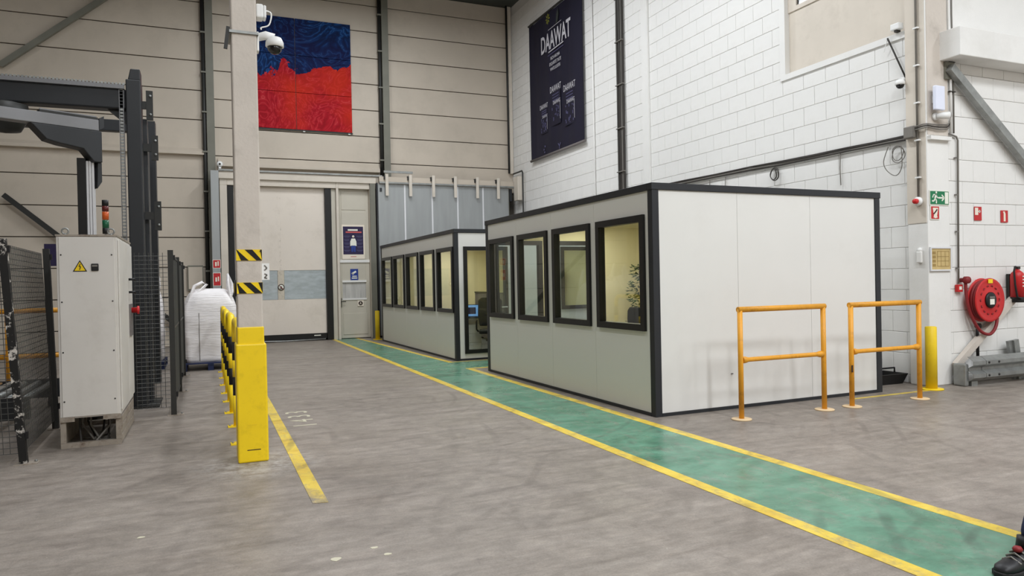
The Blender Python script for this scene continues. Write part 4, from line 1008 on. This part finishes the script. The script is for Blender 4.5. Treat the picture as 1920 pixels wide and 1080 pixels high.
# ================================================================== CONCRETE COLUMN
t = thing('concrete_column', 'square beige concrete column with yellow guard and hazard stripes', 'column', (.345, 6.72, 0))
MB().box(-.103, .103, -.135, .135, 0, 10.08).build('shaft', 'concrete', t, bevel=.012)
MB().box(-.109, .109, -.141, .141, .02, 1.165).build('yellow_coat', 'yellow_paint', t, bevel=.01)
gd = MB().box(-.125, .125, -.155, .155, .0, 1.02).build('yellow_guard', 'yellow_paint', t, bevel=.014)
MB().box(-.05, .06, -.1565, -.155, .105, .112).build('scrape', 'hair', gd)
MB().box(-.04, .03, -.1565, -.155, .32, .325).build('scrape', 'yellow_worn', gd)
for z0 in (1.735, 1.452):
    pl = MB().box(-.104, .106, -.142, -.1355, z0, z0+.095).build('hazard_plate', 'yellow_paint', t)
    for k in range(-2, 3):
        x = -.055+.125*k+(.02 if z0 > 1.6 else .0)
        pts = [(x, z0+.094), (x+.062, z0+.094), (x+.062+.094, z0+.001), (x+.094, z0+.001)]
        cl = [(min(max(a, -.103), .105), b_) for a, b_ in pts]
        if cl[1][0]-cl[0][0]+cl[2][0]-cl[3][0] > .01: MB().prism(cl, -.1435, -.1415).build('black_stripe', 'black_paint', pl)
    for x in (-.09, .092): MB().lathe([(0, -.147), (.006, -.147), (.006, -.142), (0, -.142)], 8, (x, 0, z0+.08), 'y').build('screw', 'dark_steel', pl)
t = thing('column_number_plate', 'small white plate with dark marks on the column side between hazard plates', 'sign', (.452, 6.63, 1.64))
MB().box(-.004, .06, -.006, .0, -.072, .072).build('plate', 'white_plastic', t)
MB().stroke([(.018, .055), (.04, .03), (.018, .01)], .012, -.008, -.0055).build('mark', 'cable_grey', t)
MB().stroke([(.018, -.02), (.04, -.03), (.018, -.055), (.04, -.06)], .012, -.008, -.0055).build('mark', 'cable_grey', t)
t = thing('yellow_reflector', 'round yellow reflector on the side of the concrete column', 'reflector', (.236, 6.74, 1.5))
MB().lathe([(0, .006), (.06, .006), (.065, -.004), (.04, -.012), (0, -.014)], 18, (0, 0, 0), 'x').build('disc', 'yellow_worn', t)
MB().lathe([(.062, .004), (.072, .004), (.072, -.01), (.062, -.01)], 18, (0, 0, 0), 'x').build('rim', 'dark_steel', t)
# camera equipment high on the column
t = thing('column_strap', 'steel strap clamped around the concrete column by the dome camera', 'strap', (.345, 6.72, 3.68))
for sx in (-1, 1): MB().box(min(sx*.1035, sx*.118), max(sx*.1035, sx*.118), -.15, .15, 0, .022).build('side_band', 'galvanized', t)
MB().box(-.118, .118, -.152, -.1365, 0, .022).build('front_band', 'galvanized', t)
MB().box(-.118, .118, .1365, .152, 0, .022).build('rear_band', 'galvanized', t)
MB().bar((-.125, -.13, .05), (-.15, -.13, -.14), .02, .03).build('buckle', 'dark_steel', t)
dome_camera('large white dome camera on the concrete column', (.45, 6.66, 3.64), PI/2, .95)
t = thing('camera_junction_box', 'white weatherproof box above the dome camera on the column', 'junction box', (.449, 6.66, 3.90), PI/2)
MB().box(-.06, .06, -.06, 0, -.055, .065).build('box', 'white_plastic', t, bevel=.012)
MB().box(-.055, .055, -.085, -.06, -.05, .06).build('lid', 'white_plastic', t, bevel=.01)
MB().tube(smooth([(0, -.08, .03), (0, -.13, .01), (0, -.11, -.09), (0, -.05, -.12), (0, -.04, -.13), (0, -.045, -.14)]), .006, 6).build('cable', 'white_plastic', t)

# ================================================================== HOOP BARRIERS
def hoop(label, loc, ln_=.95, h_=1.15):
    t = thing('hoop_barrier', label, 'barrier', loc, 0, 'yellow and black hoop barriers'); r = .043; R = .14
    arc0 = [(0, R-R*math.cos(a), h_-R+R*math.sin(a)) for a in [PI/2*i/6 for i in range(7)]]
    arc1 = [(0, ln_-(R-R*math.cos(a)), h_-R+R*math.sin(a)) for a in [PI/2*i/6 for i in reversed(range(7))]]
    MB().tube([(0, 0, .92)]+arc0+arc1+[(0, ln_, .92)], r, 14).build('top_bow', 'yellow_paint', t)
    for y in (0, ln_):
        for z0, z1, mt_ in ((.012, .34, 'yellow_paint'), (.34, .54, 'black_paint'), (.54, .72, 'yellow_paint'), (.72, .92, 'black_paint')):
            MB().tube([(0, y, z0), (0, y, z1)], r, 14).build('leg_black_band' if mt_ == 'black_paint' else 'leg', mt_, t)
        ft = MB().box(-.1, .06, y-.06, y+.06, 0, .012).build('foot_plate', 'yellow_paint', t)
        MB().lathe([(0, .012), (.012, .012), (.012, .024), (0, .024)], 6, (-.08, y, 0)).build('anchor_bolt', 'galvanized', ft)
    return t
h0 = hoop('yellow and black hoop barrier right behind the concrete column', (.285, 7.42, 0))
dup(h0, (.27, 9.31, 0), label='yellow and black hoop barrier, second behind the concrete column')
dup(h0, (.262, 11.08, 0), label='yellow and black hoop barrier, third behind the concrete column')
dup(h0, (.265, 12.99, 0), label='yellow and black hoop barrier beside the big bag pallet')

# ================================================================== BIG BAGS ON PALLETS
def pallet(label, loc, w_=1.0, d_=1.2):
    t = thing('pallet', label, 'pallet', loc)
    for k in range(6):
        y = -d_/2+.06+k*(d_-.12)/5; MB().box(-w_/2, w_/2, y-.06, y+.06, .122, .144).build('deck_board', 'blue_pallet', t)
    for x in (-w_/2+.05, 0, w_/2-.05):
        MB().box(x-.05, x+.05, -d_/2, d_/2, .1, .1215).build('stringer', 'blue_pallet', t)
        for y in (-d_/2+.07, 0, d_/2-.07): MB().box(x-.05, x+.05, y-.06, y+.06, .0225, .0995).build('block', 'blue_pallet', t)
        MB().box(x-.05, x+.05, -d_/2, d_/2, 0, .022).build('bottom_board', 'blue_pallet', t)
    return t
def big_bag(label, loc, w_=.94, h_=1.36, seed=1, loops=True):
    rnd = random.Random(seed); t = thing('bulk_bag', label, 'bag', loc); n = 40; rows = 22; vs = []; fs = []
    for j in range(rows+1):
        v = j/rows; z_ = h_*v
        bul = 1+.05*math.sin(PI*min(v*1.25, 1)); sh = 1.0 if v < .68 else math.cos((v-.68)/.32*1.28)**.75
        z_ = h_*(v if v < .68 else .68+.32*math.sin((v-.68)/.32*PI/2))
        for i in range(n):
            a = 2*PI*i/n; ex = .28+.25*max(0, (v-.6)/.4)
            cx, cy = math.cos(a), math.sin(a)
            x = math.copysign(abs(cx)**ex, cx); y = math.copysign(abs(cy)**ex, cy)
            rr_ = w_/2*bul*sh*(1+.012*math.sin(9*a+6*v)+.012*math.sin(23*v+3*a)+rnd.uniform(-.004, .004))
            vs.append((x*rr_, y*rr_, z_))
    for j in range(rows):
        for i in range(n): fs.append((j*n+i, j*n+(i+1) % n, (j+1)*n+(i+1) % n, (j+1)*n+i))
    fs.append(tuple(range(n))[::-1]); fs.append(tuple(rows*n+i for i in range(n)))
    MB().add(vs, fs, True).build('bag_body', 'bag_fabric', t)
    for x in (-.21, .24):
        MB().tube([(x*w_, -w_/2*(1+.05*math.sin(PI*min(v*1.25, 1)))-.006, h_*v) for v in (.02, .15, .3, .45, .6, .67)], .006, 6).build('seam', 'cable_grey', t)
    if loops:
        for sx in (-1, 1):
            for sy in (-1, 1):
                x, y = sx*w_*.40, sy*w_*.42
                lean = .10
                MB().tube([(x*1.04, y*.98, h_*.5), (x*1.0, y*.95, h_*.82), (x*.8+lean*.3, y*.75, h_*1.04), (x*.62+lean, y*.6, h_*(1.14+.05*sx)), (x*.6+lean*1.7, y*.62, h_*1.06), (x*.8+lean, y*.8, h_*.95), (x*.95, y*.9, h_*.84)], .026, 8).build('lifting_loop', 'bag_fabric', t)
    return t
pallet('dark blue wooden pallet under the big white bag beside the hoop barriers', (.05, 14.95, 0))
big_bag('big white bulk bag with lifting loops on a blue pallet beside the hoop barriers', (.06, 14.93, .144), .92, 1.36, 1)
MB  # second bag deeper in the machine area
pallet('dark blue pallet behind the wire fence of the wrapping machine', (-1.25, 15.6, 0))
big_bag('white bulk bag seen through the wire fence of the wrapping machine', (-1.25, 15.6, .144), .92, 1.5, 2)

# ================================================================== ELECTRICAL CABINET
t = thing('control_cabinet', 'tall grey electrical cabinet with a yellow lightning sticker', 'cabinet', (-1.305, 7.99, 0))
W_, D_, H_ = .51, 1.32, 2.04
MB().box(0, W_, 0, D_, .285, H_-.012).build('body', 'cabinet_grey', t, bevel=.006)
MB().box(-.006, W_+.006, -.008, D_+.006, H_-.012, H_+.006).build('roof_plate', 'rusty_steel', t)
fd = MB().box(.022, W_-.022, -.014, 0.0, .30, H_-.02).build('front_panel', 'cabinet_grey', t, bevel=.004)
for x in (.04, W_-.045):
    for z_ in (.45, .92, 1.4, 1.85): MB().lathe([(0, -.019), (.007, -.019), (.007, -.013), (0, -.013)], 8, (x, 0, z_), 'y').build('screw', 'dark_steel', fd)
st_ = MB().prism([(.135, 1.69), (.255, 1.69), (.195, 1.80)], -.0165, -.0142).build('warning_triangle', 'black_paint', t)
MB().prism([(.149, 1.698), (.241, 1.698), (.195, 1.784)], -.018, -.016).build('yellow_field', 'stack_orange' if 0 else 'yellow_paint', st_)
MB().stroke([(.2, 1.765), (.188, 1.738), (.202, 1.738), (.192, 1.706)], .007, -.0195, -.0175).build('lightning_symbol', 'black_paint', st_)
lk = MB().box(.29, .352, -.03, -.013, 1.695, 1.765).build('lock_box', 'black_plastic', t, bevel=.006)
MB().box(.298, .344, -.036, -.03, 1.735, 1.752).build('lock_lever', 'cable_grey', lk)
sp = MB().box(W_+.001, W_+.016, .03, .72, .33, H_-.04).build('side_door', 'cabinet_grey', t, bevel=.005)
MB().box(W_+.001, W_+.016, .74, D_-.02, .33, H_-.04).build('side_door', 'cabinet_grey', t, bevel=.005)
cp = MB().box(W_+.016, W_+.03, .86, 1.16, 1.0, 1.35).build('control_panel', 'partition_grey', t)
MB().lathe([(0, .0), (.03, .0), (.03, .05), (.045, .055), (.045, .075), (0, .08)], 16, (W_+.03, 1.0, 1.28), 'x').build('emergency_stop', 'red_paint', cp)
for z_ in (1.62, 1.48): MB().tube([(W_+.016, .9, z_), (W_+.07, .9, z_), (W_+.07, .96, z_-.01)], .013, 8).build('door_handle', 'black_plastic', t)
for x in (.06, .45):
    eb = MB().tube([(x+.028*math.cos(a*PI/8), .12, H_+.045+.028*math.sin(a*PI/8)) for a in range(16)], .008, 8, closed=True).build('eye_bolt', 'galvanized', t)
    MB().lathe([(0, H_+.004), (.016, H_+.004), (.013, H_+.022), (0, H_+.022)], 10, (x, .12, 0)).build('collar', 'galvanized', eb)
for q in ((0, .045, 0, .045), (W_-.045, W_, 0, .045), (0, .045, D_-.045, D_), (W_-.045, W_, D_-.045, D_)):
    MB().box(*q, .05, .283).build('plinth_post', 'rusty_steel', t)
MB().box(0, W_, 0, .05, 0, .048).build('plinth_rail', 'rusty_steel', t); MB().box(0, W_, D_-.05, D_, 0, .048).build('plinth_rail', 'rusty_steel', t)
for z0 in (.01, .1, .19): MB().box(W_-.012, W_+.004, .05, D_-.05, z0, z0+.075).build('plinth_slat', 'rusty_steel', t, bevel=.004)
MB().box(0, .02, .05, D_-.05, 0, .28).build('plinth_slat', 'rusty_steel', t)
for x0, x1 in ((0, .12), (W_-.15, W_)): MB().box(x0, x1, -.02, -.002, .255, .30).build('corner_plate', 'rusty_steel', t)
for k in range(8):
    x = random.uniform(.12, .4); x2 = random.uniform(.08, .44)
    MB().tube([(x, .18+.05*k, .285), (x, .16+.05*k, .17), ((x+x2)/2, .1+.03*k, .03), (x2, .09+.06*k, .02)], .01, 6).build('cable', 'cable_dark' if k % 2 else 'cable_grey', t)
sx_, sy_ = .33, .8
sl = MB().tube([(sx_, sy_, H_+.006), (sx_, sy_, H_+.07)], .013, 8).build('stack_light_stem', 'aluminium', t)
for z0, z1, mt_ in ((.07, .13, 'black_plastic'), (.13, .215, 'stack_green'), (.22, .305, 'stack_orange'), (.31, .365, 'stack_red'), (.365, .43, 'black_plastic')):
    MB().lathe([(0, H_+z0), (.032, H_+z0), (.032, H_+z1), (0, H_+z1)], 16, (sx_, sy_, 0)).build('stack_light_segment', mt_, sl)

# ================================================================== WIRE MESH FENCE
fence = None
def fence_post(x, y, lean=0, mt_='dark_steel', h_=1.97):
    o = MB().bar((0, 0, .008), (lean, 0, h_), .06, .06, (0, 1, 0)).build('fence_post', mt_, fence, loc=Vector((x, y, 0))-fence.location)
    MB().box(-.07, .11, -.06, .06, 0, .008).build('foot_plate', 'rusty_steel', o)
    MB().lathe([(0, .008), (.012, .008), (.012, .022), (0, .022)], 6, (.085, .03, 0)).build('anchor_bolt', 'galvanized', o)
    for z_ in (.22, 1.85): MB().box(lean*z_/h_+.03, lean*z_/h_+.05, -.02, .02, z_, z_+.06).build('panel_clip', 'black_plastic', o)
def mesh_panel(p0, p1, lean=0, z0=.1, z1=1.94, dx=.05, dz=.05, r=.003, rails=()):
    p0 = Vector((*p0, 0))-fence.location; p1 = Vector((*p1, 0))-fence.location
    ln_ = (p1-p0).length; d = (p1-p0).normalized(); nv = Vector((-d.y, d.x, 0))*.004
    pt = lambda u, z_: p0+d*u+Vector((lean*z_/1.97, 0, z_))
    mb = MB()
    for i in range(int((ln_-.02)/dx)+1): mb.tube([pt(.01+i*dx, z0), pt(.01+i*dx, z1)], r, 4, caps=False)
    for j in range(int((z1-z0)/dz)+1): mb.tube([pt(0, z0+j*dz)+nv, pt(ln_, z0+j*dz)+nv], r, 4, caps=False)
    o = mb.build('wire_mesh', 'wire', fence); o['kind'] = 'stuff'
    for z_ in rails: MB().bar(pt(0, z_), pt(ln_, z_), .02, .03).build('frame_rail', 'dark_steel', fence)
fence = thing('wire_fence', 'leaning wire mesh fence with a paint-chipped black post in front of the grey cabinet', 'fence', (-1.5, 7.47, 0))
fence_post(-1.5, 7.47, -.12, 'chipped_black'); fence_post(-1.545, 9.2, -.05)
mesh_panel((-1.5, 7.53), (-1.545, 9.16), -.09, .1, 1.92); mesh_panel((-3.6, 7.45), (-1.535, 7.45), -.06, .1, 1.9)
fence = thing('wire_fence', 'straight wire mesh fence with black posts between grey cabinet and bulk bag', 'fence', (-.385, 9.5, 0))
for y in (9.5, 11.6, 13.72): fence_post(-.385, y)
mesh_panel((-.78, 9.5), (-.42, 9.5))
for y0, y1 in ((9.54, 11.56), (11.64, 13.68)): mesh_panel((-.385, y0), (-.385, y1), rails=(.1, 1.02, 1.92))

# ================================================================== PALLET WRAPPING MACHINE
t = thing('wrapping_machine', 'tall dark steel pallet wrapping machine with overhead beam and chain', 'machine', (-.8, 10.3, 0))
MB().box(-.085, .085, 0, .3, .0, 4.18).build('main_column', 'dark_machine', t, bevel=.012)
MB().prism([(-.06, 4.18), (.08, 4.18), (.08, 4.32), (-.03, 4.32)], .02, .28).build('column_cap', 'dark_machine', t, bevel=.01)
MB().prism([(.3, 0), (.62, 0), (.62, 3.3), (.45, 3.75), (.3, 3.75)], -.02, .13, 'yz').build('rear_column', 'dark_machine', t, bevel=.01)
MB().box(-.16, .22, -.08, .7, 0, .02).build('foot_plate', 'dark_steel', t)
for x, z0, z1 in ((.15, 3.72, 4.1), (.2, 3.2, 3.52), (.22, 2.28, 2.66)):
    bp_ = MB().box(x-.02, x+.06, .2, .24, z0, z1).build('bracket_plate', 'dark_steel', t)
    MB().box(.08, x-.018, .21, .24, (z0+z1)/2-.05, (z0+z1)/2+.05).build('bracket_arm', 'dark_steel', bp_)
    for zz in (z0+.07, z1-.07): MB().lathe([(0, .19), (.016, .19), (.016, .2), (0, .2)], 8, (x+.03, 0, zz), 'y').build('bolt', 'galvanized', bp_)
MB().box(-3.3, -.087, .03, .24, 3.80, 4.06).build('top_beam', 'dark_machine', t, bevel=.02)
MB().box(-3.3, -.1, -.01, .03, 4.05, 4.10).build('beam_rail', 'grey_machine', t)
MB().prism([(-.087, 3.62), (-.087, 3.8), (-.3, 3.8)], .1, .18).build('beam_gusset', 'dark_machine', t)
ch = MB()
for k in range(80): ch.box(-3.28+.04*k, -3.28+.04*k+.026, -.0, .024, 4.10, 4.125)
for k in range(48): ch.box(-.155, -.12, .03, .055, 4.06-.042*k-.028, 4.06-.042*k)
o = ch.build('chain', 'galvanized', t); o['kind'] = 'stuff'
MB().box(-.165, -.158, .02, .06, 2.02, 4.08).build('chain_guide', 'grey_machine', t)
MB().box(-.118, -.11, .02, .06, 2.02, 4.08).build('chain_guide', 'grey_machine', t)
MB().box(-3.3, -.2, 2.6, 2.75, 4.02, 4.2).build('rear_beam', 'dark_machine', t, bevel=.01)
MB().box(-2.6, -2.45, .24, 2.6, 3.84, 4.0).build('cross_beam', 'dark_machine', t)
MB().box(-.09, .1, 2.55, 2.8, 0, 4.2).build('second_column', 'dark_machine', t)
# hanging carriage
MB().lathe([(0, 3.42), (.16, 3.45), (.24, 3.6), (.24, 3.76), (.1, 3.8), (0, 3.8)], 18, (-1.38, .05, 0)).build('carriage_drum', 'dark_steel', t)
# rotating arm with vertical mast
machine = t
t = bpy.data.objects.new('arm_pivot', None)
C.objects.link(t)
dv = Vector((.87, .425, 0)).normalized(); sv = Vector((-dv.y, dv.x, 0)); P0 = Vector((.12, .0, 3.43))
def ap(u, s_, z_): q = P0+dv*u+sv*s_; return (q.x, q.y, z_)
def aprism(poly, s0, s1):
    n = len(poly); vs = [ap(u, s0, z_) for u, z_ in poly]+[ap(u, s1, z_) for u, z_ in poly]
    return MB().add(vs, [tuple(range(n)), tuple(range(2*n-1, n-1, -1))]+[(i, i+n, (i+1) % n+n, (i+1) % n) for i in range(n)])
aprism([(-1.6, 3.37), (0, 3.37), (0, 3.50), (-1.6, 3.50)], -.07, .07).build('arm_beam', 'grey_machine', t, bevel=.008)
aprism([(-.6, 3.505), (.0, 3.505), (-.01, 3.53), (-.6, 3.53)], -.05, .05).build('cable_tray', 'dark_steel', t)
aprism([(-.6, 3.532), (-.02, 3.532), (-.02, 3.545), (-.6, 3.545)], -.045, -.03).build('tray_lip', 'grey_machine', t)
aprism([(.0, 3.38), (.05, 3.42), (.05, 3.55), (.0, 3.52)], -.075, .075).build('end_cap', 'dark_machine', t)
aprism([(-.7, 3.365), (.02, 3.365), (.02, 3.0), (-.07, 3.0), (-.18, 3.14), (-.42, 3.17), (-.55, 3.2)], -.09, .09).build('mast_bracket', 'dark_machine', t, bevel=.01)
aprism([(-.02, 3.0), (.02, 3.0), (.02, 2.78), (-.03, 2.7)], -.06, .06).build('bracket_tail', 'dark_machine', t)
MB().box(-.09, -.0, -.05, .06, .35, 3.05).build('mast_profile', 'black_paint', t, bevel=.004)
for k in range(3): MB().box(.002+.029*k, .025+.029*k, -.03-.004*k, .05, .35, 3.02).build('mast_rail', 'aluminium', t)
MB().box(-.16, .14, -.1, .14, .02, .348).build('mast_carriage', 'dark_machine', t, bevel=.02)
MB().lathe([(0, 0), (.05, 0), (.05, .02), (0, .02)], 12, (0, 0, 0)).build('mast_foot', 'dark_steel', t)
aprism([(-1.28, 3.34), (-1.1, 3.34), (-1.1, 3.56), (-1.28, 3.56)], -.085, .085).build('pivot_block', 'dark_steel', t)
bk = MB().tube([ap(-1.19, 0, 3.56), ap(-1.19, 0, 3.8)], .07, 14).build('pivot_shaft', 'dark_steel', t)
for ch_ in list(t.children): ch_.parent = machine; ch_.location = (-.46, -.6, 0)
bpy.data.objects.remove(t)
# low roller conveyor and orange rail in the machine cell
t = thing('roller_conveyor', 'low dark roller conveyor on the floor inside the machine cell', 'conveyor', (-2.9, 10.2, 0))
for y in (-.9, .9): MB().box(-1.1, 1.1, y-.04, y+.04, .12, .36).build('side_frame', 'dark_machine', t)
for x in (-1, 0, 1):
    for y in (-.9, .9): MB().box(x-.04, x+.04, y-.03, y+.03, 0, .12).build('leg', 'dark_steel', t)
for k in range(14): MB().tube([(-1.02+.157*k, -.855, .32), (-1.02+.157*k, .855, .32)], .036, 10).build('roller', 'galvanized', t)
t = thing('wrapped_load', 'film wrapped pale load standing on the roller conveyor', 'load', (-2.9, 10.25, .358))
for k in range(3): MB().box(-.5, .5, -.55, .55, .02+.3*k, .31+.3*k).build('carton_layer', 'bag_fabric', t, bevel=.03)
MB().box(-.52, .52, -.57, .57, 0, .018).build('sheet', 'cardboard', t)
t = thing('safety_railing', 'orange railing behind the wire fence in the machine cell', 'railing', (-2.75, 12.0, 0))
for x in (-.6, .2): MB().tube([(x, 0, 0), (x, 0, 1.25)], .045, 12).build('post', 'orange_paint', t)
for z_ in (1.24, .6): MB().tube([(-.6, 0, z_), (1.15, 0, z_)], .035, 12).build('rail', 'orange_paint', t)
MB().tube([(1.15, 0, 0), (1.15, 0, 1.25)], .045, 12).build('post', 'orange_paint', t)
t = plate('machine_sign', 'dark blue sign panel inside the machine cell behind the cabinet', (-1.75, 11.4, 2.0), .5, .3, 'poster_navy')
MB().box(-.02, .02, .004, .03, -1.99, .1).build('stand_pole', 'dark_steel', t)
MB().box(.05, .12, -.006, -.0015, -.05, .0).box(.14, .2, -.006, -.0015, -.1, -.04).build('symbol', 'banner_dim', t)

# ================================================================== PERSON AT THE EDGE OF THE WALKWAY
pd = Vector((-1, -.04, 0)).normalized(); ps = Vector((-pd.y, pd.x, 0))      # facing, and to the person's left
def skin_mesh(name, pts, edges, radii, mat, parent, root=0, sub=2):
    me = bpy.data.meshes.new(name); me.from_pydata(pts, edges, []); o = bpy.data.objects.new(name, me); C.objects.link(o)
    sk_ = o.modifiers.new('skin', 'SKIN'); sk_.use_smooth_shade = True
    if not me.skin_vertices: 
        bm = bmesh.new(); bm.from_mesh(me); bm.verts.layers.skin.verify(); bm.to_mesh(me); bm.free()
    for i, r in enumerate(radii):
        me.skin_vertices[0].data[i].radius = (r, r) if not isinstance(r, tuple) else r
        me.skin_vertices[0].data[i].use_root = (i == root)
    o.modifiers.new('sub', 'SUBSURF').levels = sub; o.modifiers['sub'].render_levels = sub
    me.materials.append(MATS[mat]); o.parent = parent
    return o
t = thing('person', 'person in dark jeans and black safety shoes stepping onto the green walkway', 'person', (4.225, 2.26, 0), math.atan2(pd.y, pd.x))
# local: x forward, y to the left, z up.  Right foot forward
P = {'pel': (0, 0, .96), 'ch': (.0, 0, 1.25), 'nk': (.0, 0, 1.47), 'hd': (.03, 0, 1.60), 'top': (.03, 0, 1.72),
     'lh': (0, .1, .92), 'lk': (-.1, .1, .5), 'la': (-.36, .1, .15), 'rh': (0, -.09, .92), 'rk': (.19, -.09, .5), 'ra': (.405, -.09, .12),
     'ls': (0, .19, 1.41), 'le': (-.03, .24, 1.13), 'lw': (.0, .25, .90), 'rs': (0, -.19, 1.41), 're': (-.04, -.24, 1.13), 'rw': (-.06, -.25, .90)}
K = list(P); ix = {k: i for i, k in enumerate(K)}
E_ = [('pel', 'ch'), ('ch', 'nk'), ('nk', 'hd'), ('hd', 'top'), ('pel', 'lh'), ('lh', 'lk'), ('lk', 'la'), ('pel', 'rh'), ('rh', 'rk'), ('rk', 'ra'), ('nk', 'ls'), ('ls', 'le'), ('le', 'lw'), ('nk', 'rs'), ('rs', 're'), ('re', 'rw')]
RD = {'pel': (.15, .12), 'ch': (.16, .12), 'nk': .062, 'hd': .085, 'top': .07, 'lh': .095, 'lk': .065, 'la': .05, 'rh': .095, 'rk': .065, 'ra': .05, 'ls': .075, 'le': .045, 'lw': .032, 'rs': .075, 're': .045, 'rw': .032}
skin_mesh('body', [P[k] for k in K], [(ix[a], ix[b_]) for a, b_ in E_], [RD[k] for k in K], 'skin', t, 0)
# clothing as slightly larger skins over the body
J = ['pel', 'lh', 'lk', 'la', 'rh', 'rk', 'ra']; jx = {k: i for i, k in enumerate(J)}
skin_mesh('jeans', [P[k] for k in J], [(jx[a], jx[b_]) for a, b_ in E_ if a in jx and b_ in jx], [(.165, .135), .11, .075, .062, .11, .07, .06], 'denim', t, 0)
J = ['pel', 'ch', 'nk', 'ls', 'le', 'lw', 'rs', 're', 'rw']; jx = {k: i for i, k in enumerate(J)}
skin_mesh('jacket', [P[k] for k in J], [(jx[a], jx[b_]) for a, b_ in E_ if a in jx and b_ in jx], [(.175, .145), (.18, .14), .085, .09, .062, .046, .09, .062, .046], 'jacket', t, 0)
hr = MB().lathe([(.0, 1.815), (.06, 1.80), (.095, 1.75), (.105, 1.68), (.1, 1.61), (.085, 1.60)], 18, (-.005, 0, 0)); hr.build('hair', 'hair', t)
fc = MB().lathe([(0, .03), (.012, .02), (.016, 0), (0, -.01)], 8, (.12, 0, 1.62)).build('nose', 'skin', t)
for s_ in (-1, 1):
    MB().lathe([(0, .012), (.011, .006), (.011, -.006), (0, -.012)], 8, (.108, s_*.034, 1.655)).build('eye', 'hair', t)
    MB().lathe([(0, .03), (.014, .02), (.014, -.02), (0, -.03)], 8, (.02, s_*.098, 1.64)).build('ear', 'skin', t)
MB().box(.106, .116, -.024, .024, 1.566, 1.574).build('mouth', 'poster_red', t)
for s_, w_ in ((1, 'lw'), (-1, 'rw')):
    x, y, z_ = P[w_]; pts = [(x, y, z_), (x+.02, y, z_-.08)]; ed = [(0, 1)]; rd = [.03, .036]
    hand = skin_mesh('hand', pts, ed, [(.024, .03), (.018, .036)], 'skin', t, 0, 1)
    for k in range(4):
        yy = (k-1.5)*.019; l_ = (.07, .08, .076, .06)[k]
        skin_mesh('finger', [(x+.02+yy, y, z_-.085), (x+.024+yy, y-s_*.004, z_-.085-l_*.55), (x+.026+yy, y-s_*.02, z_-.085-l_)], [(0, 1), (1, 2)], [.0095, .0085, .0075], 'skin', hand, 0, 1)
    skin_mesh('thumb', [(x+.035, y, z_-.03), (x+.062, y-s_*.008, z_-.065), (x+.066, y-s_*.014, z_-.095)], [(0, 1), (1, 2)], [.011, .0095, .008], 'skin', hand, 0, 1)
# safety shoes
def shoe(x, y, rx=0):
    secs = [(-.085, .032, .105), (-.06, .040, .118), (-.01, .042, .125), (.04, .044, .105), (.09, .048, .085), (.14, .051, .072), (.18, .047, .064), (.205, .034, .05), (.215, .014, .036)]
    vs = []; fs = []; n = 12
    for sx, hw, ht in secs:
        for i in range(n):
            a = PI*2*i/n; cy = math.cos(a); cz = math.sin(a)
            yy = math.copysign(abs(cy)**.7, cy)*hw; zz = .026+(max(0, cz)**.75)*(ht-.026)
            vs.append((x+sx, y+yy, zz))
    k = len(secs)
    for j in range(k-1):
        for i in range(n): fs.append((j*n+i, j*n+(i+1) % n, (j+1)*n+(i+1) % n, (j+1)*n+i))
    fs.append(tuple(range(n))[::-1]); fs.append(tuple((k-1)*n+i for i in range(n)))
    s_ = MB().add(vs, fs, True).build('safety_shoe', 'shoe_black', t)
    ol = [(-.095, -.03), (-.09, .03), (-.04, .044), (.04, .05), (.13, .057), (.19, .05), (.222, .02), (.222, -.02), (.19, -.05), (.13, -.057), (.04, -.05), (-.04, -.044)]
    MB().prism([(x+a, y+b_) for a, b_ in ol], .0, .028, 'xy').build('sole', 'shoe_sole', s_, bevel=.005)
    MB().tube([(x-.02, y, .10), (x-.03, y, .16)], [.052, .05], 14).build('collar', 'shoe_black', s_)
    MB().lathe([(0, -.012), (.02, -.012), (.024, 0), (.016, .012), (0, .015)], 14, (x+.062, y, .116)).build('lace_dial', 'hose_red', s_)
    for q in range(3): MB().tube([(x+.05+.03*q, y-.045, .085-.012*q), (x+.055+.03*q, y, .112-.014*q), (x+.05+.03*q, y+.045, .085-.012*q)], .005, 6).build('lace', 'cable_grey', s_)
    return s_
shoe(.45, P['ra'][1])
sl_ = shoe(P['la'][0]+.03, P['la'][1])
